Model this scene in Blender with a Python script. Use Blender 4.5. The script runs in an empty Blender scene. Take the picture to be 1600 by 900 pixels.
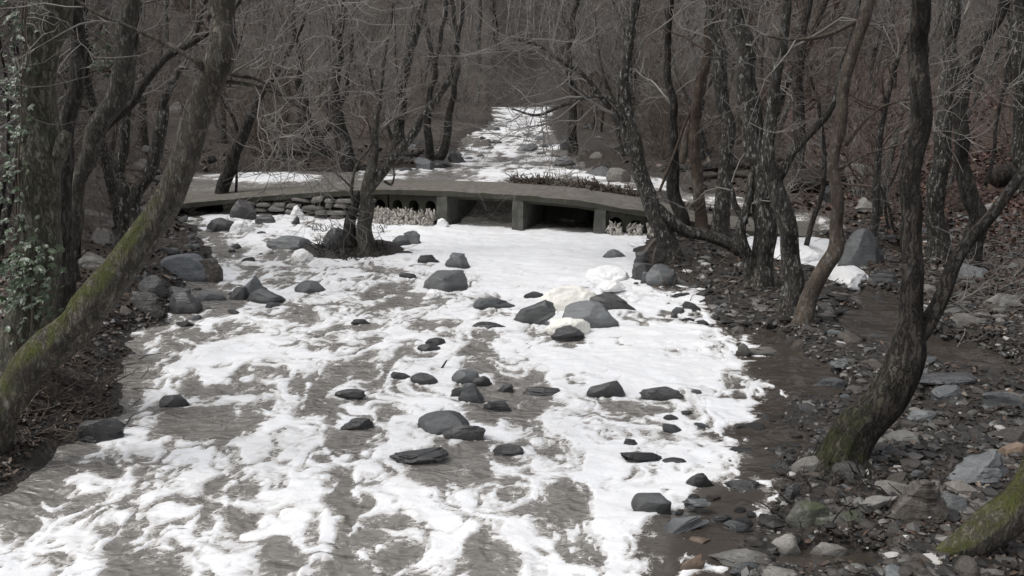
import bpy, bmesh, math, random
import numpy as np
from mathutils import Vector, Matrix
C = bpy.context.scene.collection
SC = bpy.context.scene
R = math.radians
rng = np.random.default_rng(7)
random.seed(7)

# ------------------------------------------------------------------ camera
CAMZ, F, PITCH = 4.3, 1500.0, math.atan(350 / 1500)
cd = bpy.data.cameras.new('camera'); cam = bpy.data.objects.new('camera', cd); C.objects.link(cam)
cam.location = (0, 0, CAMZ); cam.rotation_euler = (R(90) - PITCH, 0, 0)
cd.sensor_width = 36; cd.lens = 36 * F / 1600; cd.clip_start = 0.1; cd.clip_end = 2000
SC.camera = cam
# ------------------------------------------------------------------ light
SUN_EL, SUN_ROT = R(58), R(-105)
w = bpy.data.worlds.new('World'); SC.world = w; w.use_nodes = True
nt = w.node_tree; bg = nt.nodes['Background']
sky = nt.nodes.new('ShaderNodeTexSky'); sky.sky_type = 'NISHITA'; sky.sun_disc = False
sky.sun_elevation = SUN_EL; sky.sun_rotation = SUN_ROT; sky.dust_density = 4.0; sky.air_density = 1.0
hs = nt.nodes.new('ShaderNodeHueSaturation'); hs.inputs['Saturation'].default_value = 0.22   # overcast: the blue is gone
nt.links.new(sky.outputs[0], hs.inputs['Color']); nt.links.new(hs.outputs[0], bg.inputs[0])
bg.inputs[1].default_value = 0.15
ld = bpy.data.lights.new('sun', 'SUN'); ld.energy = 1.3; ld.angle = R(28); ld.color = (1, 0.985, 0.965)
sun = bpy.data.objects.new('sun', ld); C.objects.link(sun)
sd = Vector((math.sin(SUN_ROT) * math.cos(SUN_EL), math.cos(SUN_ROT) * math.cos(SUN_EL), math.sin(SUN_EL)))
sun.rotation_euler = sd.to_track_quat('Z', 'Y').to_euler(); sun.location = sd * 60
SC.view_settings.view_transform = 'Standard'; SC.view_settings.look = 'None'
SC.view_settings.exposure = 0.20; SC.view_settings.gamma = 1.0
SC.cycles.max_bounces = 6; SC.cycles.diffuse_bounces = 3; SC.cycles.glossy_bounces = 3
SC.cycles.transparent_max_bounces = 8

# ------------------------------------------------------------------ maths
cp, sp = math.cos(PITCH), math.sin(PITCH)
def ray(px, py):
    u = (px - 800) / F; v = (450 - py) / F
    return np.array([u, cp + v * sp, -sp + v * cp])
def at(px, py, z=0.0):
    d = ray(px, py); t = (z - CAMZ) / d[2]
    return np.array([d[0] * t, d[1] * t, z])
def atY(px, py, Y):
    d = ray(px, py); t = Y / d[1]
    return np.array([d[0] * t, Y, CAMZ + d[2] * t])
def pxscale(P):                                   # pixels per metre of the photograph at a point
    return F / (P[1] * cp - (P[2] - CAMZ) * sp)
def proj(X, Y, Z):
    dz = Z - CAMZ; dep = Y * cp - dz * sp; up = Y * sp + dz * cp
    return 800 + F * X / dep, 450 - F * up / dep
def sstep(a, b, x):
    t = np.clip((x - a) / (b - a), 0, 1); return t * t * (3 - 2 * t)
def _hash(i, j, k, s):
    h = (i * 374761393 + j * 668265263 + k * 2147483647 + s * 974634721) & 0xFFFFFFFF
    h = ((h ^ (h >> 13)) * 1274126177) & 0xFFFFFFFF
    h = ((h ^ (h >> 16)) * 2246822519) & 0xFFFFFFFF
    return ((h ^ (h >> 15)) & 0xFFFFFF) / float(0xFFFFFF) * 2 - 1
def vn(x, y, z=0.0, s=0):
    x = np.asarray(x, float); y = np.asarray(y, float); z = np.zeros_like(x) + z
    i = np.floor(x).astype(np.int64); j = np.floor(y).astype(np.int64); k = np.floor(z).astype(np.int64)
    f = x - i; g = y - j; h = z - k
    f = f * f * f * (f * (f * 6 - 15) + 10); g = g * g * g * (g * (g * 6 - 15) + 10); h = h * h * (3 - 2 * h)
    def lay(kk):
        a = _hash(i, j, kk, s) * (1 - f) + _hash(i + 1, j, kk, s) * f
        b = _hash(i, j + 1, kk, s) * (1 - f) + _hash(i + 1, j + 1, kk, s) * f
        return a * (1 - g) + b * g
    if np.all(h == 0): return lay(k)
    return lay(k) * (1 - h) + lay(k + 1) * h
def fbm(x, y, z=0.0, o=4, s=0, gain=0.5):
    a = 1; t = 0; n = 0
    for q in range(o):
        t = t + a * vn(np.asarray(x) * 2 ** q + 17.3 * q, np.asarray(y) * 2 ** q - 9.1 * q, np.asarray(z) * 2 ** q, s + q); n += a; a *= gain
    return t / n

# ------------------------------------------------------------------ mesh helpers
def mk_mesh(name, V, Fq, m=None, smooth=True, attrs=None):
    """V (n,3); Fq list of int arrays (m,3|4)."""
    me = bpy.data.meshes.new(name)
    V = np.ascontiguousarray(V, dtype=np.float32)
    arrs = [np.asarray(f, dtype=np.int32) for f in (Fq if isinstance(Fq, list) else [Fq]) if len(f)]
    tot = np.concatenate([np.full(len(a), a.shape[1], np.int32) for a in arrs])
    idx = np.concatenate([a.ravel() for a in arrs])
    me.vertices.add(len(V)); me.vertices.foreach_set('co', V.ravel())
    me.loops.add(len(idx)); me.loops.foreach_set('vertex_index', idx)
    me.polygons.add(len(tot))
    st = np.zeros(len(tot), np.int32); st[1:] = np.cumsum(tot)[:-1]
    me.polygons.foreach_set('loop_start', st)
    me.polygons.foreach_set('use_smooth', np.full(len(tot), bool(smooth)))
    for k, v in (attrs or {}).items():
        a = me.attributes.new(k, 'FLOAT', 'POINT'); a.data.foreach_set('value', np.asarray(v, np.float32).ravel())
    me.update(calc_edges=True); me.validate()
    if m: me.materials.append(m)
    return me
def link(name, me, parent=None, loc=(0, 0, 0)):
    o = bpy.data.objects.new(name, me); C.objects.link(o)
    if parent: o.parent = parent
    else: o.location = loc
    return o
def tag(o, label=None, cat=None, group=None, kind=None):
    if label: o['label'] = label
    if cat: o['category'] = cat
    if group: o['group'] = group
    if kind: o['kind'] = kind
    return o
def empty(name, loc, label=None, cat=None, group=None):
    o = bpy.data.objects.new(name, None); C.objects.link(o); o.location = loc; o.empty_display_size = 0.2
    return tag(o, label, cat, group)
def dup(root, loc, rotz=0.0, sc=1.0, label=None, group=None):
    r = root.copy(); C.objects.link(r); r.location = loc
    r.rotation_euler = (root.rotation_euler[0], root.rotation_euler[1], rotz); r.scale = (sc, sc, sc)
    if label: r['label'] = label
    if group: r['group'] = group
    for ch in list(root.children):
        c = ch.copy(); C.objects.link(c); c.parent = r
        for g in ch.children:
            d = g.copy(); C.objects.link(d); d.parent = c
    return r
class TB:                                          # collects tubes and leaf polygons
    def __init__(s): s.V = []; s.Q = []; s.T = []; s.n = 0
    def tube(s, P, r, k=5, ref=(0.31, 0.9, 0.3), cap=False):
        P = np.asarray(P, float); n = len(P); r = np.broadcast_to(np.asarray(r, float), (n,))
        t = np.gradient(P, axis=0); t /= np.linalg.norm(t, axis=1)[:, None] + 1e-9
        u = np.cross(t, np.asarray(ref, float)); u /= np.linalg.norm(u, axis=1)[:, None] + 1e-9
        v = np.cross(t, u)
        a = np.arange(k) * 2 * np.pi / k
        ring = P[:, None, :] + r[:, None, None] * (np.cos(a)[None, :, None] * u[:, None, :] + np.sin(a)[None, :, None] * v[:, None, :])
        i = np.arange(n - 1)[:, None] * k; j = np.arange(k)[None, :]; j2 = (j + 1) % k
        s.Q.append((np.stack([i + j, i + j2, i + k + j2, i + k + j], -1).reshape(-1, 4)) + s.n)
        s.V.append(ring.reshape(-1, 3)); base = s.n; s.n += n * k
        if cap:
            s.V.append(P[[0, -1]]); c0, c1 = s.n, s.n + 1; s.n += 2
            j = np.arange(k); j2 = (j + 1) % k
            s.T.append(np.stack([base + j2, base + j, np.full(k, c0)], -1)); e = base + (n - 1) * k
            s.T.append(np.stack([e + j, e + j2, np.full(k, c1)], -1))
        return ring
    def add(s, V, Q=None, T=None):
        if Q is not None and len(Q): s.Q.append(np.asarray(Q) + s.n)
        if T is not None and len(T): s.T.append(np.asarray(T) + s.n)
        s.V.append(np.asarray(V, float)); s.n += len(V)
    def mesh(s, name, m, smooth=True, off=None):
        V = np.concatenate(s.V)
        if off is not None: V = V - np.asarray(off)
        fs = []
        if s.Q: fs.append(np.concatenate(s.Q))
        if s.T: fs.append(np.concatenate(s.T))
        return mk_mesh(name, V, fs, m, smooth)
def resample(P, n):
    """Catmull-Rom through the rows of P (any columns)."""
    P = np.asarray(P, float); m = len(P)
    Q = np.vstack([2 * P[0] - P[1], P, 2 * P[-1] - P[-2]])
    L = np.concatenate([[0], np.cumsum(np.linalg.norm(np.diff(P[:, :3], axis=0), axis=1))])
    s = np.interp(np.linspace(0, L[-1], n), L, np.arange(m)); i = np.minimum(s.astype(int), m - 2); f = (s - i)[:, None]
    a, b, c, d = Q[i], Q[i + 1], Q[i + 2], Q[i + 3]
    return 0.5 * (2 * b + (c - a) * f + (2 * a - 5 * b + 4 * c - d) * f ** 2 + (3 * b - a - 3 * c + d) * f ** 3)

# ------------------------------------------------------------------ materials
class NM:
    def __init__(s, name):
        s.m = bpy.data.materials.new(name); s.m.use_nodes = True; s.t = s.m.node_tree
        s.b = s.t.nodes['Principled BSDF']
        s.tc = s.t.nodes.new('ShaderNodeTexCoord'); s.geo = s.t.nodes.new('ShaderNodeNewGeometry')
    def n(s, ty, **kw):
        x = s.t.nodes.new('ShaderNode' + ty)
        for k, v in kw.items():
            if k in x.inputs.keys(): s.set(x.inputs[k], v)
            else: setattr(x, k, v)
        return x
    def set(s, inp, v):
        if hasattr(v, 'is_output') or isinstance(v, bpy.types.NodeSocket): s.t.links.new(v, inp)
        else: inp.default_value = v
    def mapping(s, vec, scale):
        x = s.n('Mapping'); s.set(x.inputs['Vector'], vec); x.inputs['Scale'].default_value = scale; return x.outputs[0]
    def noise(s, vec, scale, detail=5, rough=0.55, dist=0.0):
        x = s.n('TexNoise'); s.set(x.inputs['Vector'], vec); x.inputs['Scale'].default_value = scale
        x.inputs['Detail'].default_value = detail; x.inputs['Roughness'].default_value = rough; x.inputs['Distortion'].default_value = dist
        return x.outputs[0]
    def vor(s, vec, scale, feature='F1', out=0):
        x = s.n('TexVoronoi', feature=feature); s.set(x.inputs['Vector'], vec); x.inputs['Scale'].default_value = scale; return x.outputs[out]
    def ramp(s, fac, stops):
        x = s.n('ValToRGB'); s.set(x.inputs[0], fac); e = x.color_ramp.elements
        while len(e) < len(stops): e.new(0.5)
        for q, (p, c) in zip(e, stops):
            q.position = p; q.color = (*c, 1) if not isinstance(c, (int, float)) else (c, c, c, 1)
        return x.outputs[0]
    def mix(s, fac, a, b, blend='MIX'):
        x = s.n('Mix', data_type='RGBA', blend_type=blend)
        for i, v in ((0, fac), (6, a), (7, b)):
            if isinstance(v, tuple) and len(v) == 3: v = (*v, 1)
            s.set(x.inputs[i], v)
        return x.outputs[2]
    def math(s, op, a, b=0.0, clamp=False):
        x = s.n('Math', operation=op, use_clamp=clamp); s.set(x.inputs[0], a); s.set(x.inputs[1], b); return x.outputs[0]
    def mrange(s, v, a, b, c=0.0, d=1.0):
        x = s.n('MapRange'); s.set(x.inputs[0], v); x.inputs[1].default_value = a; x.inputs[2].default_value = b
        x.inputs[3].default_value = c; x.inputs[4].default_value = d; return x.outputs[0]
    def bump(s, h, strength=0.5, dist=0.02, normal=None):
        x = s.n('Bump'); x.inputs['Strength'].default_value = strength; x.inputs['Distance'].default_value = dist
        s.set(x.inputs['Height'], h)
        if normal is not None: s.set(x.inputs['Normal'], normal)
        return x.outputs[0]
    def done(s, col, rough=0.8, normal=None, spec=0.5):
        s.set(s.b.inputs['Base Color'], (*col, 1) if isinstance(col, tuple) else col)
        s.set(s.b.inputs['Roughness'], rough); s.b.inputs['Specular IOR Level'].default_value = spec
        if normal is not None: s.set(s.b.inputs['Normal'], normal)
        return s.m
    def rnd(s): return s.n('ObjectInfo').outputs['Random']
    def nz(s):
        x = s.n('SeparateXYZ'); s.set(x.inputs[0], s.geo.outputs['Normal']); return x.outputs[2]
    def pz(s):
        x = s.n('SeparateXYZ'); s.set(x.inputs[0], s.geo.outputs['Position']); return x.outputs[2]

def bark_mat(name, c1, c2, lichen=0.0, moss=None, scale=1.0, furrow=0.6, moss_z=(0, 3), rv=None):
    M = NM(name); o = M.tc.outputs['Object']
    wv = M.n('VectorMath', operation='SCALE'); M.set(wv.inputs[0], M.n('TexNoise', Vector=o, Scale=7.0, Detail=4.0).outputs[1]); wv.inputs['Scale'].default_value = 0.13
    wa = M.n('VectorMath', operation='ADD'); M.set(wa.inputs[0], o); M.set(wa.inputs[1], wv.outputs[0])
    st = M.mapping(wa.outputs[0], (1, 1, 0.20))
    a = M.noise(st, 26 * scale, 6, 0.65); b = M.noise(o, 5, 4, 0.6); f = M.noise(M.mapping(wa.outputs[0], (1, 1, 0.13)), 20 * scale, 5, 0.6, 0.6)
    col = M.mix(M.mrange(a, 0.3, 0.72), c1, c2)
    col = M.mix(M.mrange(b, 0.35, 0.7), col, tuple(x * 0.55 for x in c1))
    crack = M.mrange(M.math('ABSOLUTE', M.math('SUBTRACT', f, 0.5)), 0.0, 0.07)
    col = M.mix(M.math('MULTIPLY', M.math('SUBTRACT', 1.0, crack), furrow), col, tuple(x * 0.35 for x in c1))
    if lichen:
        l = M.noise(M.mapping(o, (1, 1, 0.45)), 17, 5, 0.7); l2 = M.noise(o, 2.2, 2)
        fac = M.math('MULTIPLY', M.mrange(l, 0.555, 0.60), M.mrange(l2, 0.30, 0.5))
        col = M.mix(M.math('MULTIPLY', fac, lichen), col, (0.34, 0.345, 0.32))
    if rv:
        v = M.n('HueSaturation'); M.set(v.inputs['Color'], col); M.set(v.inputs['Value'], M.mrange(M.rnd(), 0, 1, *rv)); col = v.outputs[0]
    h = M.math('ADD', M.math('MULTIPLY', a, 0.6), M.math('MULTIPLY', crack, furrow))
    nrm = M.bump(h, 1.0, 0.035)
    if moss:
        z = M.pz(); up = M.mrange(M.nz(), -0.05, 0.25)
        k = M.mrange(M.noise(o, 6, 5, 0.7), 0.36, 0.6)
        hz = M.mrange(z, moss_z[0], moss_z[1], 1.0, 0.0)
        fac = M.math('MULTIPLY', M.math('MULTIPLY', up, k), hz, True)
        mc = M.ramp(M.noise(o, 60, 3), [(0.3, (moss[0] * .5, moss[1] * .5, moss[2] * .5)), (0.7, moss)])
        col = M.mix(fac, col, mc)
        nrm = M.bump(M.math('MULTIPLY', M.noise(o, 90, 4, 0.7), fac), 0.9, 0.03, nrm)
    return M.done(col, 0.75, nrm, 0.3)
def rock_mat(name, c1, c2, lichen=0.0, strata=1.0, moss=0.0, rough=0.42, warm=0.3):
    M = NM(name); o = M.tc.outputs['Object']; r = M.rnd()
    off = M.n('VectorMath', operation='ADD'); M.set(off.inputs[0], o)
    cmb = M.n('CombineXYZ'); M.set(cmb.inputs[0], M.math('MULTIPLY', r, 37.0)); M.set(cmb.inputs[1], M.math('MULTIPLY', r, 91.0)); M.set(off.inputs[1], cmb.outputs[0])
    o = off.outputs[0]
    a = M.noise(o, 6, 7, 0.62); s = M.noise(M.mapping(o, (1.2, 1.2, 9)), 2.2, 5, 0.65, 1.2)
    col = M.mix(M.mrange(a, 0.3, 0.7), c1, c2)
    col = M.mix(M.math('MULTIPLY', M.mrange(s, 0.42, 0.68), 0.32 * strata), col, tuple(x * 0.5 for x in c1))
    v = M.n('HueSaturation'); M.set(v.inputs['Color'], col); M.set(v.inputs['Value'], M.mrange(r, 0, 1, 0.7, 1.35)); col = v.outputs[0]
    r2 = M.math('FRACT', M.math('MULTIPLY', r, 13.7))
    col = M.mix(M.math('MULTIPLY', r2, warm), col, (0.16, 0.115, 0.085))
    if lichen:
        l = M.math('MULTIPLY', M.mrange(M.noise(o, 9, 6, 0.7), 0.56, 0.62), lichen); col = M.mix(l, col, (0.30, 0.29, 0.25))
    if moss:
        f = M.math('MULTIPLY', M.math('MULTIPLY', M.mrange(M.noise(o, 4, 5), 0.42, 0.58), M.mrange(M.nz(), 0.0, 0.7)), moss)
        col = M.mix(f, col, (0.05, 0.065, 0.02))
    wet = M.mrange(M.math('ADD', M.pz(), M.math('MULTIPLY', a, -0.10)), -0.02, 0.07, 0.42, 1.0)      # the wet foot of a stone standing in water
    v2 = M.n('HueSaturation'); M.set(v2.inputs['Color'], col); M.set(v2.inputs['Value'], wet); col = v2.outputs[0]
    nrm = M.bump(M.math('ADD', M.math('MULTIPLY', s, 0.45 * strata), a), 0.8, 0.04)
    nrm = M.bump(M.noise(o, 45, 5, 0.7), 0.4, 0.012, nrm)
    return M.done(col, M.mrange(a, 0.3, 0.7, rough - 0.1, rough + 0.18), nrm, 0.5)

MB = {
 'grey':   bark_mat('grey_bark', (0.088, 0.080, 0.066), (0.150, 0.138, 0.116), 0.3),
 'mossy':  bark_mat('mossy_bark', (0.110, 0.097, 0.079), (0.185, 0.165, 0.137), 0.25, (0.125, 0.136, 0.036), 1.0, 0.5, (2.6, 3.3)),
 'moss2':  bark_mat('dark_mossy_bark', (0.038, 0.032, 0.027), (0.105, 0.090, 0.076), 0.1, (0.055, 0.062, 0.018), 0.8, 0.8, (0.3, 1.4)),
 'ivied':  bark_mat('greenish_bark', (0.120, 0.116, 0.082), (0.200, 0.192, 0.148), 0.3),
 'dark':   bark_mat('dark_bark', (0.040, 0.035, 0.030), (0.110, 0.097, 0.084), 0.15, None, 0.8, 0.8),
 'fleck':  bark_mat('flecked_bark', (0.050, 0.045, 0.038), (0.135, 0.124, 0.108), 0.85, None, 0.9, 0.6),
 'tan':    bark_mat('tan_bark', (0.100, 0.078, 0.060), (0.155, 0.128, 0.102), 0.3, None, 1.4, 0.25),
 'rust':   bark_mat('brown_bark', (0.095, 0.068, 0.050), (0.140, 0.104, 0.080), 0.2, None, 1.2, 0.3),
 'far':    bark_mat('far_bark', (0.030, 0.027, 0.024), (0.075, 0.070, 0.064), 0.5, None, 0.6, 0.4, (0, 3), (0.6, 2.6)),
}
def twig_mat(name, c1, c2):
    M = NM(name); col = M.mix(M.noise(M.tc.outputs['Object'], 1.3, 3), c1, c2)
    col = M.mix(M.math('MULTIPLY', M.rnd(), 0.5), col, tuple(x * 0.6 for x in c1)); return M.done(col, 0.7, None, 0.35)
M_TWIG = twig_mat('twig_bark', (0.110, 0.101, 0.092), (0.35, 0.33, 0.305))
M_TWIGR = twig_mat('reddish_twig_bark', (0.09, 0.062, 0.050), (0.16, 0.125, 0.105))
M_DEAD = twig_mat('dead_stem', (0.075, 0.058, 0.045), (0.15, 0.12, 0.095))
MR = {
 'slate': rock_mat('slate_rock', (0.085, 0.090, 0.092), (0.155, 0.164, 0.168), 0.0, 1.0, 0.0, 0.36, 0.06),
 'dark':  rock_mat('dark_wet_rock', (0.036, 0.037, 0.038), (0.090, 0.091, 0.092), 0.0, 1.0, 0.0, 0.28, 0.06),
 'blue':  rock_mat('blue_grey_rock', (0.085, 0.095, 0.105), (0.135, 0.148, 0.160), 0.1, 0.5, 0, 0.5, 0.05),
 'pale':  rock_mat('pale_rock', (0.125, 0.122, 0.113), (0.235, 0.228, 0.212), 0.4, 0.6, 0, 0.55, 0.2),
 'tan':   rock_mat('tan_rock', (0.17, 0.12, 0.085), (0.26, 0.19, 0.14), 0.1, 0.5, 0, 0.5, 0.3),
 'moss':  rock_mat('mossy_rock', (0.040, 0.045, 0.040), (0.085, 0.090, 0.078), 0.35, 1.0, 0.7, 0.5, 0.1),
 'bank':  rock_mat('bank_stone', (0.032, 0.031, 0.029), (0.090, 0.086, 0.080), 0.3, 0.8, 0.0, 0.45, 0.4),
 'wall':  rock_mat('wall_stone', (0.11, 0.108, 0.10), (0.24, 0.23, 0.215), 0.35, 0.3, 0.0, 0.6, 0.2),
}
def ground_mat():
    M = NM('wet_earth_and_leaves'); p = M.geo.outputs['Position']
    a = M.noise(p, 1.1, 6, 0.6); b = M.noise(p, 7, 6, 0.7); v = M.vor(p, 22, 'F1', 1); g = M.vor(M.mapping(p, (1, 1, 1)), 15, 'F1', 0)
    soil = M.mix(M.mrange(b, 0.3, 0.7), (0.012, 0.0095, 0.007), (0.040, 0.031, 0.024))
    sx = M.n('SeparateColor'); M.set(sx.inputs[0], v)
    leaf = M.ramp(sx.outputs[0], [(0.0, (0.018, 0.012, 0.008)), (0.5, (0.050, 0.037, 0.028)), (0.85, (0.085, 0.066, 0.052)), (1.0, (0.14, 0.115, 0.095))])
    at_ = M.n('Attribute', attribute_name='leafy'); red = M.n('Attribute', attribute_name='red'); gr = M.n('Attribute', attribute_name='grit')
    col = M.mix(M.math('MULTIPLY', at_.outputs['Fac'], M.mrange(a, 0.3, 0.55)), soil, leaf)
    col = M.mix(M.math('MULTIPLY', red.outputs['Fac'], M.mrange(a, 0.35, 0.65)), col, (0.070, 0.032, 0.024))
    grit = M.mix(M.mrange(b, 0.35, 0.65), (0.014, 0.012, 0.010), (0.050, 0.045, 0.039))
    col = M.mix(M.math('MULTIPLY', gr.outputs['Fac'], M.mrange(a, 0.25, 0.6)), col, grit)
    nrm = M.bump(M.math('ADD', M.math('MULTIPLY', g, 0.5), b), 0.9, 0.06)
    return M.done(col, M.mrange(b, 0.3, 0.7, 0.45, 0.85), nrm, 0.4)
M_GROUND = ground_mat()
def water_mat():
    M = NM('turbid_stream_water'); p = M.geo.outputs['Position']
    f = M.n('Attribute', attribute_name='foam').outputs['Fac']; c = M.n('Attribute', attribute_name='clear_shade').outputs['Fac']
    big = M.noise(p, 1.4, 3, 0.5, 0.5)
    silt = M.mix(big, (0.150, 0.141, 0.129), (0.220, 0.208, 0.192))
    col = M.mix(c, silt, (0.050, 0.042, 0.035))  # darker colour: clear shallows plus painted tree reflections and deck shade
    l = M.noise(M.mapping(p, (1, 1.5, 1)), 5.0, 5, 0.62, 2.2); rid = M.math('ABSOLUTE', M.math('SUBTRACT', l, 0.5))
    l2 = M.noise(p, 11, 4, 0.6, 1.5)
    thin = M.math('ADD', M.math('MULTIPLY', f, 0.85), M.math('SUBTRACT', 0.40, M.math('MULTIPLY', rid, 5.5)))
    thin = M.math('ADD', thin, M.math('MULTIPLY', M.math('SUBTRACT', l2, 0.5), 1.3))
    lace = M.mrange(thin, -0.08, 0.55, 0.0, 0.85)
    col = M.mix(lace, col, (0.62, 0.60, 0.57))
    w1 = M.noise(M.mapping(p, (1.0, 1.5, 1)), 4.0, 1, 0.4, 0.9); w2 = M.noise(M.mapping(p, (1.0, 1.5, 1)), 11, 1, 0.4, 0.9)
    w3 = M.noise(M.mapping(p, (1.1, 1, 1)), 2.1, 2, 0.5, 1.2)
    nrm = M.bump(M.math('ADD', M.math('ADD', w1, w3), M.math('MULTIPLY', w2, 0.18)), 0.62, 0.16)
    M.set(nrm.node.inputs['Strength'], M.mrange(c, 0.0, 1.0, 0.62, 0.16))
    M.b.inputs['IOR'].default_value = 1.33
    return M.done(col, M.mrange(lace, 0, 0.8, 0.10, 0.6), nrm, 0.5)
M_WATER = water_mat()
def foam_mat(name, c1, c2, bs=0.5, thin=False):
    M = NM(name); p = M.geo.outputs['Position']
    a = M.noise(p, 1.3, 4, 0.6); b = M.noise(p, 15, 3, 0.5, 0.5); v = M.vor(p, 30, 'SMOOTH_F1', 0); e = M.noise(p, 6, 4, 0.6)
    col = M.mix(M.mrange(a, 0.4, 0.75), c1, c2)
    if thin:                                                         # near its edge the foam is a thin film and the water shows through
        f = M.n('Attribute', attribute_name='foam').outputs['Fac']
        q = M.math('ADD', f, M.math('MULTIPLY', M.math('SUBTRACT', M.noise(M.mapping(p, (1, 1.6, 1)), 6, 6, 0.66, 2.0), 0.5), 1.5))
        col = M.mix(M.mrange(q, -0.16, 0.46, 0.72, 0.0), col, (0.30, 0.28, 0.255))
    nrm = M.bump(M.math('ADD', M.math('ADD', b, e), M.math('MULTIPLY', v, 0.2)), bs, 0.035)
    return M.done(col, 0.55, nrm, 0.3)
M_FOAM = foam_mat('white_foam', (0.76, 0.765, 0.78), (0.73, 0.73, 0.725), 0.20, True)
M_MOUND = foam_mat('heaped_white_foam', (0.80, 0.80, 0.80), (0.76, 0.745, 0.715), 0.45)
M_CREAM = foam_mat('cream_foam', (0.80, 0.785, 0.735), (0.76, 0.73, 0.66), 0.45)
M_SPRAY = foam_mat('beige_spray', (0.46, 0.435, 0.39), (0.29, 0.27, 0.24), 1.0)
def conc_mat(name, c1, c2, moss):
    M = NM(name); p = M.geo.outputs['Position']
    a = M.noise(p, 3, 6, 0.65); b = M.noise(p, 38, 5, 0.7)
    st = M.noise(M.mapping(p, (5, 5, 0.6)), 1.5, 4, 0.6)
    col = M.mix(M.mrange(a, 0.3, 0.7), c1, c2); col = M.mix(M.math('MULTIPLY', M.mrange(st, 0.45, 0.7), 0.5), col, tuple(x * 0.4 for x in c1))
    col = M.mix(M.math('MULTIPLY', M.mrange(M.noise(p, 5, 5, 0.7), 0.45, 0.6), moss), col, (0.045, 0.05, 0.028))
    return M.done(col, 0.8, M.bump(M.math('ADD', a, M.math('MULTIPLY', b, 0.4)), 0.6, 0.03), 0.3)
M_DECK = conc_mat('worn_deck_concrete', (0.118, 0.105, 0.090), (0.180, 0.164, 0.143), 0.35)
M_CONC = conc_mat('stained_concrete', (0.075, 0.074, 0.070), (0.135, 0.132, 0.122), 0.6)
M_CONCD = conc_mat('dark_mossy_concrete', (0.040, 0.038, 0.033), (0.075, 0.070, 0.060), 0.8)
def leaf_mat(name, stops, rough=0.5):
    M = NM(name); col = M.ramp(M.rnd(), stops) if 'ivy' in name else M.ramp(M.geo.outputs['Random Per Island'], stops)
    return M.done(col, rough, None, 0.5)
M_IVY = leaf_mat('ivy_leaf', [(0.0, (0.030, 0.048, 0.022)), (0.6, (0.055, 0.080, 0.040)), (1.0, (0.115, 0.145, 0.095))], 0.35)
M_LITTER = leaf_mat('dead_leaf', [(0.0, (0.018, 0.013, 0.009)), (0.45, (0.046, 0.030, 0.021)), (0.8, (0.085, 0.056, 0.040)), (0.97, (0.14, 0.10, 0.072)), (1.0, (0.24, 0.20, 0.16))], 0.55)
M_LITTERR = leaf_mat('red_dead_leaf', [(0.0, (0.028, 0.014, 0.011)), (0.6, (0.072, 0.034, 0.025)), (0.95, (0.12, 0.06, 0.042)), (1.0, (0.20, 0.12, 0.085))], 0.6)
M_PEBBLE = leaf_mat('pebble', [(0.0, (0.014, 0.013, 0.012)), (0.40, (0.034, 0.031, 0.028)), (0.65, (0.060, 0.053, 0.046)), (0.86, (0.105, 0.101, 0.094)), (0.97, (0.19, 0.18, 0.165)), (1.0, (0.50, 0.49, 0.47))], 0.4)
# ------------------------------------------------------------------ plan of the causeway (near edge of the deck)
ZU = 0.50                                                            # the water stands this much higher above the causeway
_NE = [(230, 322, 0.36), (330, 312, 0.46), (410, 305, 0.58), (500, 299, 0.76), (600, 294, 0.90), (700, 297, 0.97), (800, 302, 0.97), (900, 311, 0.90), (1000, 327, 0.68), (1080, 344, 0.42), (1150, 357, 0.20), (1230, 364, 0.10), (1290, 369, 0.04)]
NE = np.array([at(*p) for p in _NE])
def Yb(X): return np.interp(X, NE[:, 0], NE[:, 1])
# ------------------------------------------------------------------ plan of the stream
_L = [(-140, 900), (-60, 850), (5, 800), (60, 755), (105, 700), (200, 650), (212, 605), (205, 560), (250, 515), (292, 480), (300, 440), (345, 408), (345, 380), (318, 350), (290, 325), (255, 305)]
_R = [(1150, 900), (1165, 860), (1200, 820), (1228, 780), (1222, 720), (1212, 680), (1225, 640), (1250, 600), (1235, 560), (1160, 520), (1115, 485), (1092, 455), (1000, 432), (985, 405), (1000, 375), (1010, 350)]
LW = np.array([at(*p) for p in _L]); RW = np.array([at(*p) for p in _R])
_LU = [(265, 300), (290, 270), (560, 268), (680, 260), (716, 240), (738, 215), (764, 200), (778, 188), (772, 174)]
_RU = [(1010, 292), (950, 276), (912, 262), (890, 235), (866, 212), (858, 190), (868, 174)]
LU = np.array([at(x, y, ZU) for x, y in _LU]); RU = np.array([at(x, y, ZU) for x, y in _RU])
LX = np.vstack([LW, LU[1:]]); RX = np.vstack([RW, RU[1:]])
LX = LX[np.argsort(LX[:, 1])]; RX = RX[np.argsort(RX[:, 1])]
def xl(Y): return np.interp(Y, LX[:, 1], LX[:, 0]) - np.clip(LX[0, 1] - Y, 0, 50) * 0.25
def xr(Y): return np.interp(Y, RX[:, 1], RX[:, 0])
POOL = []                                                           # (x, y, rx, ry, depth) hollows with water beside the stream
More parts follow.
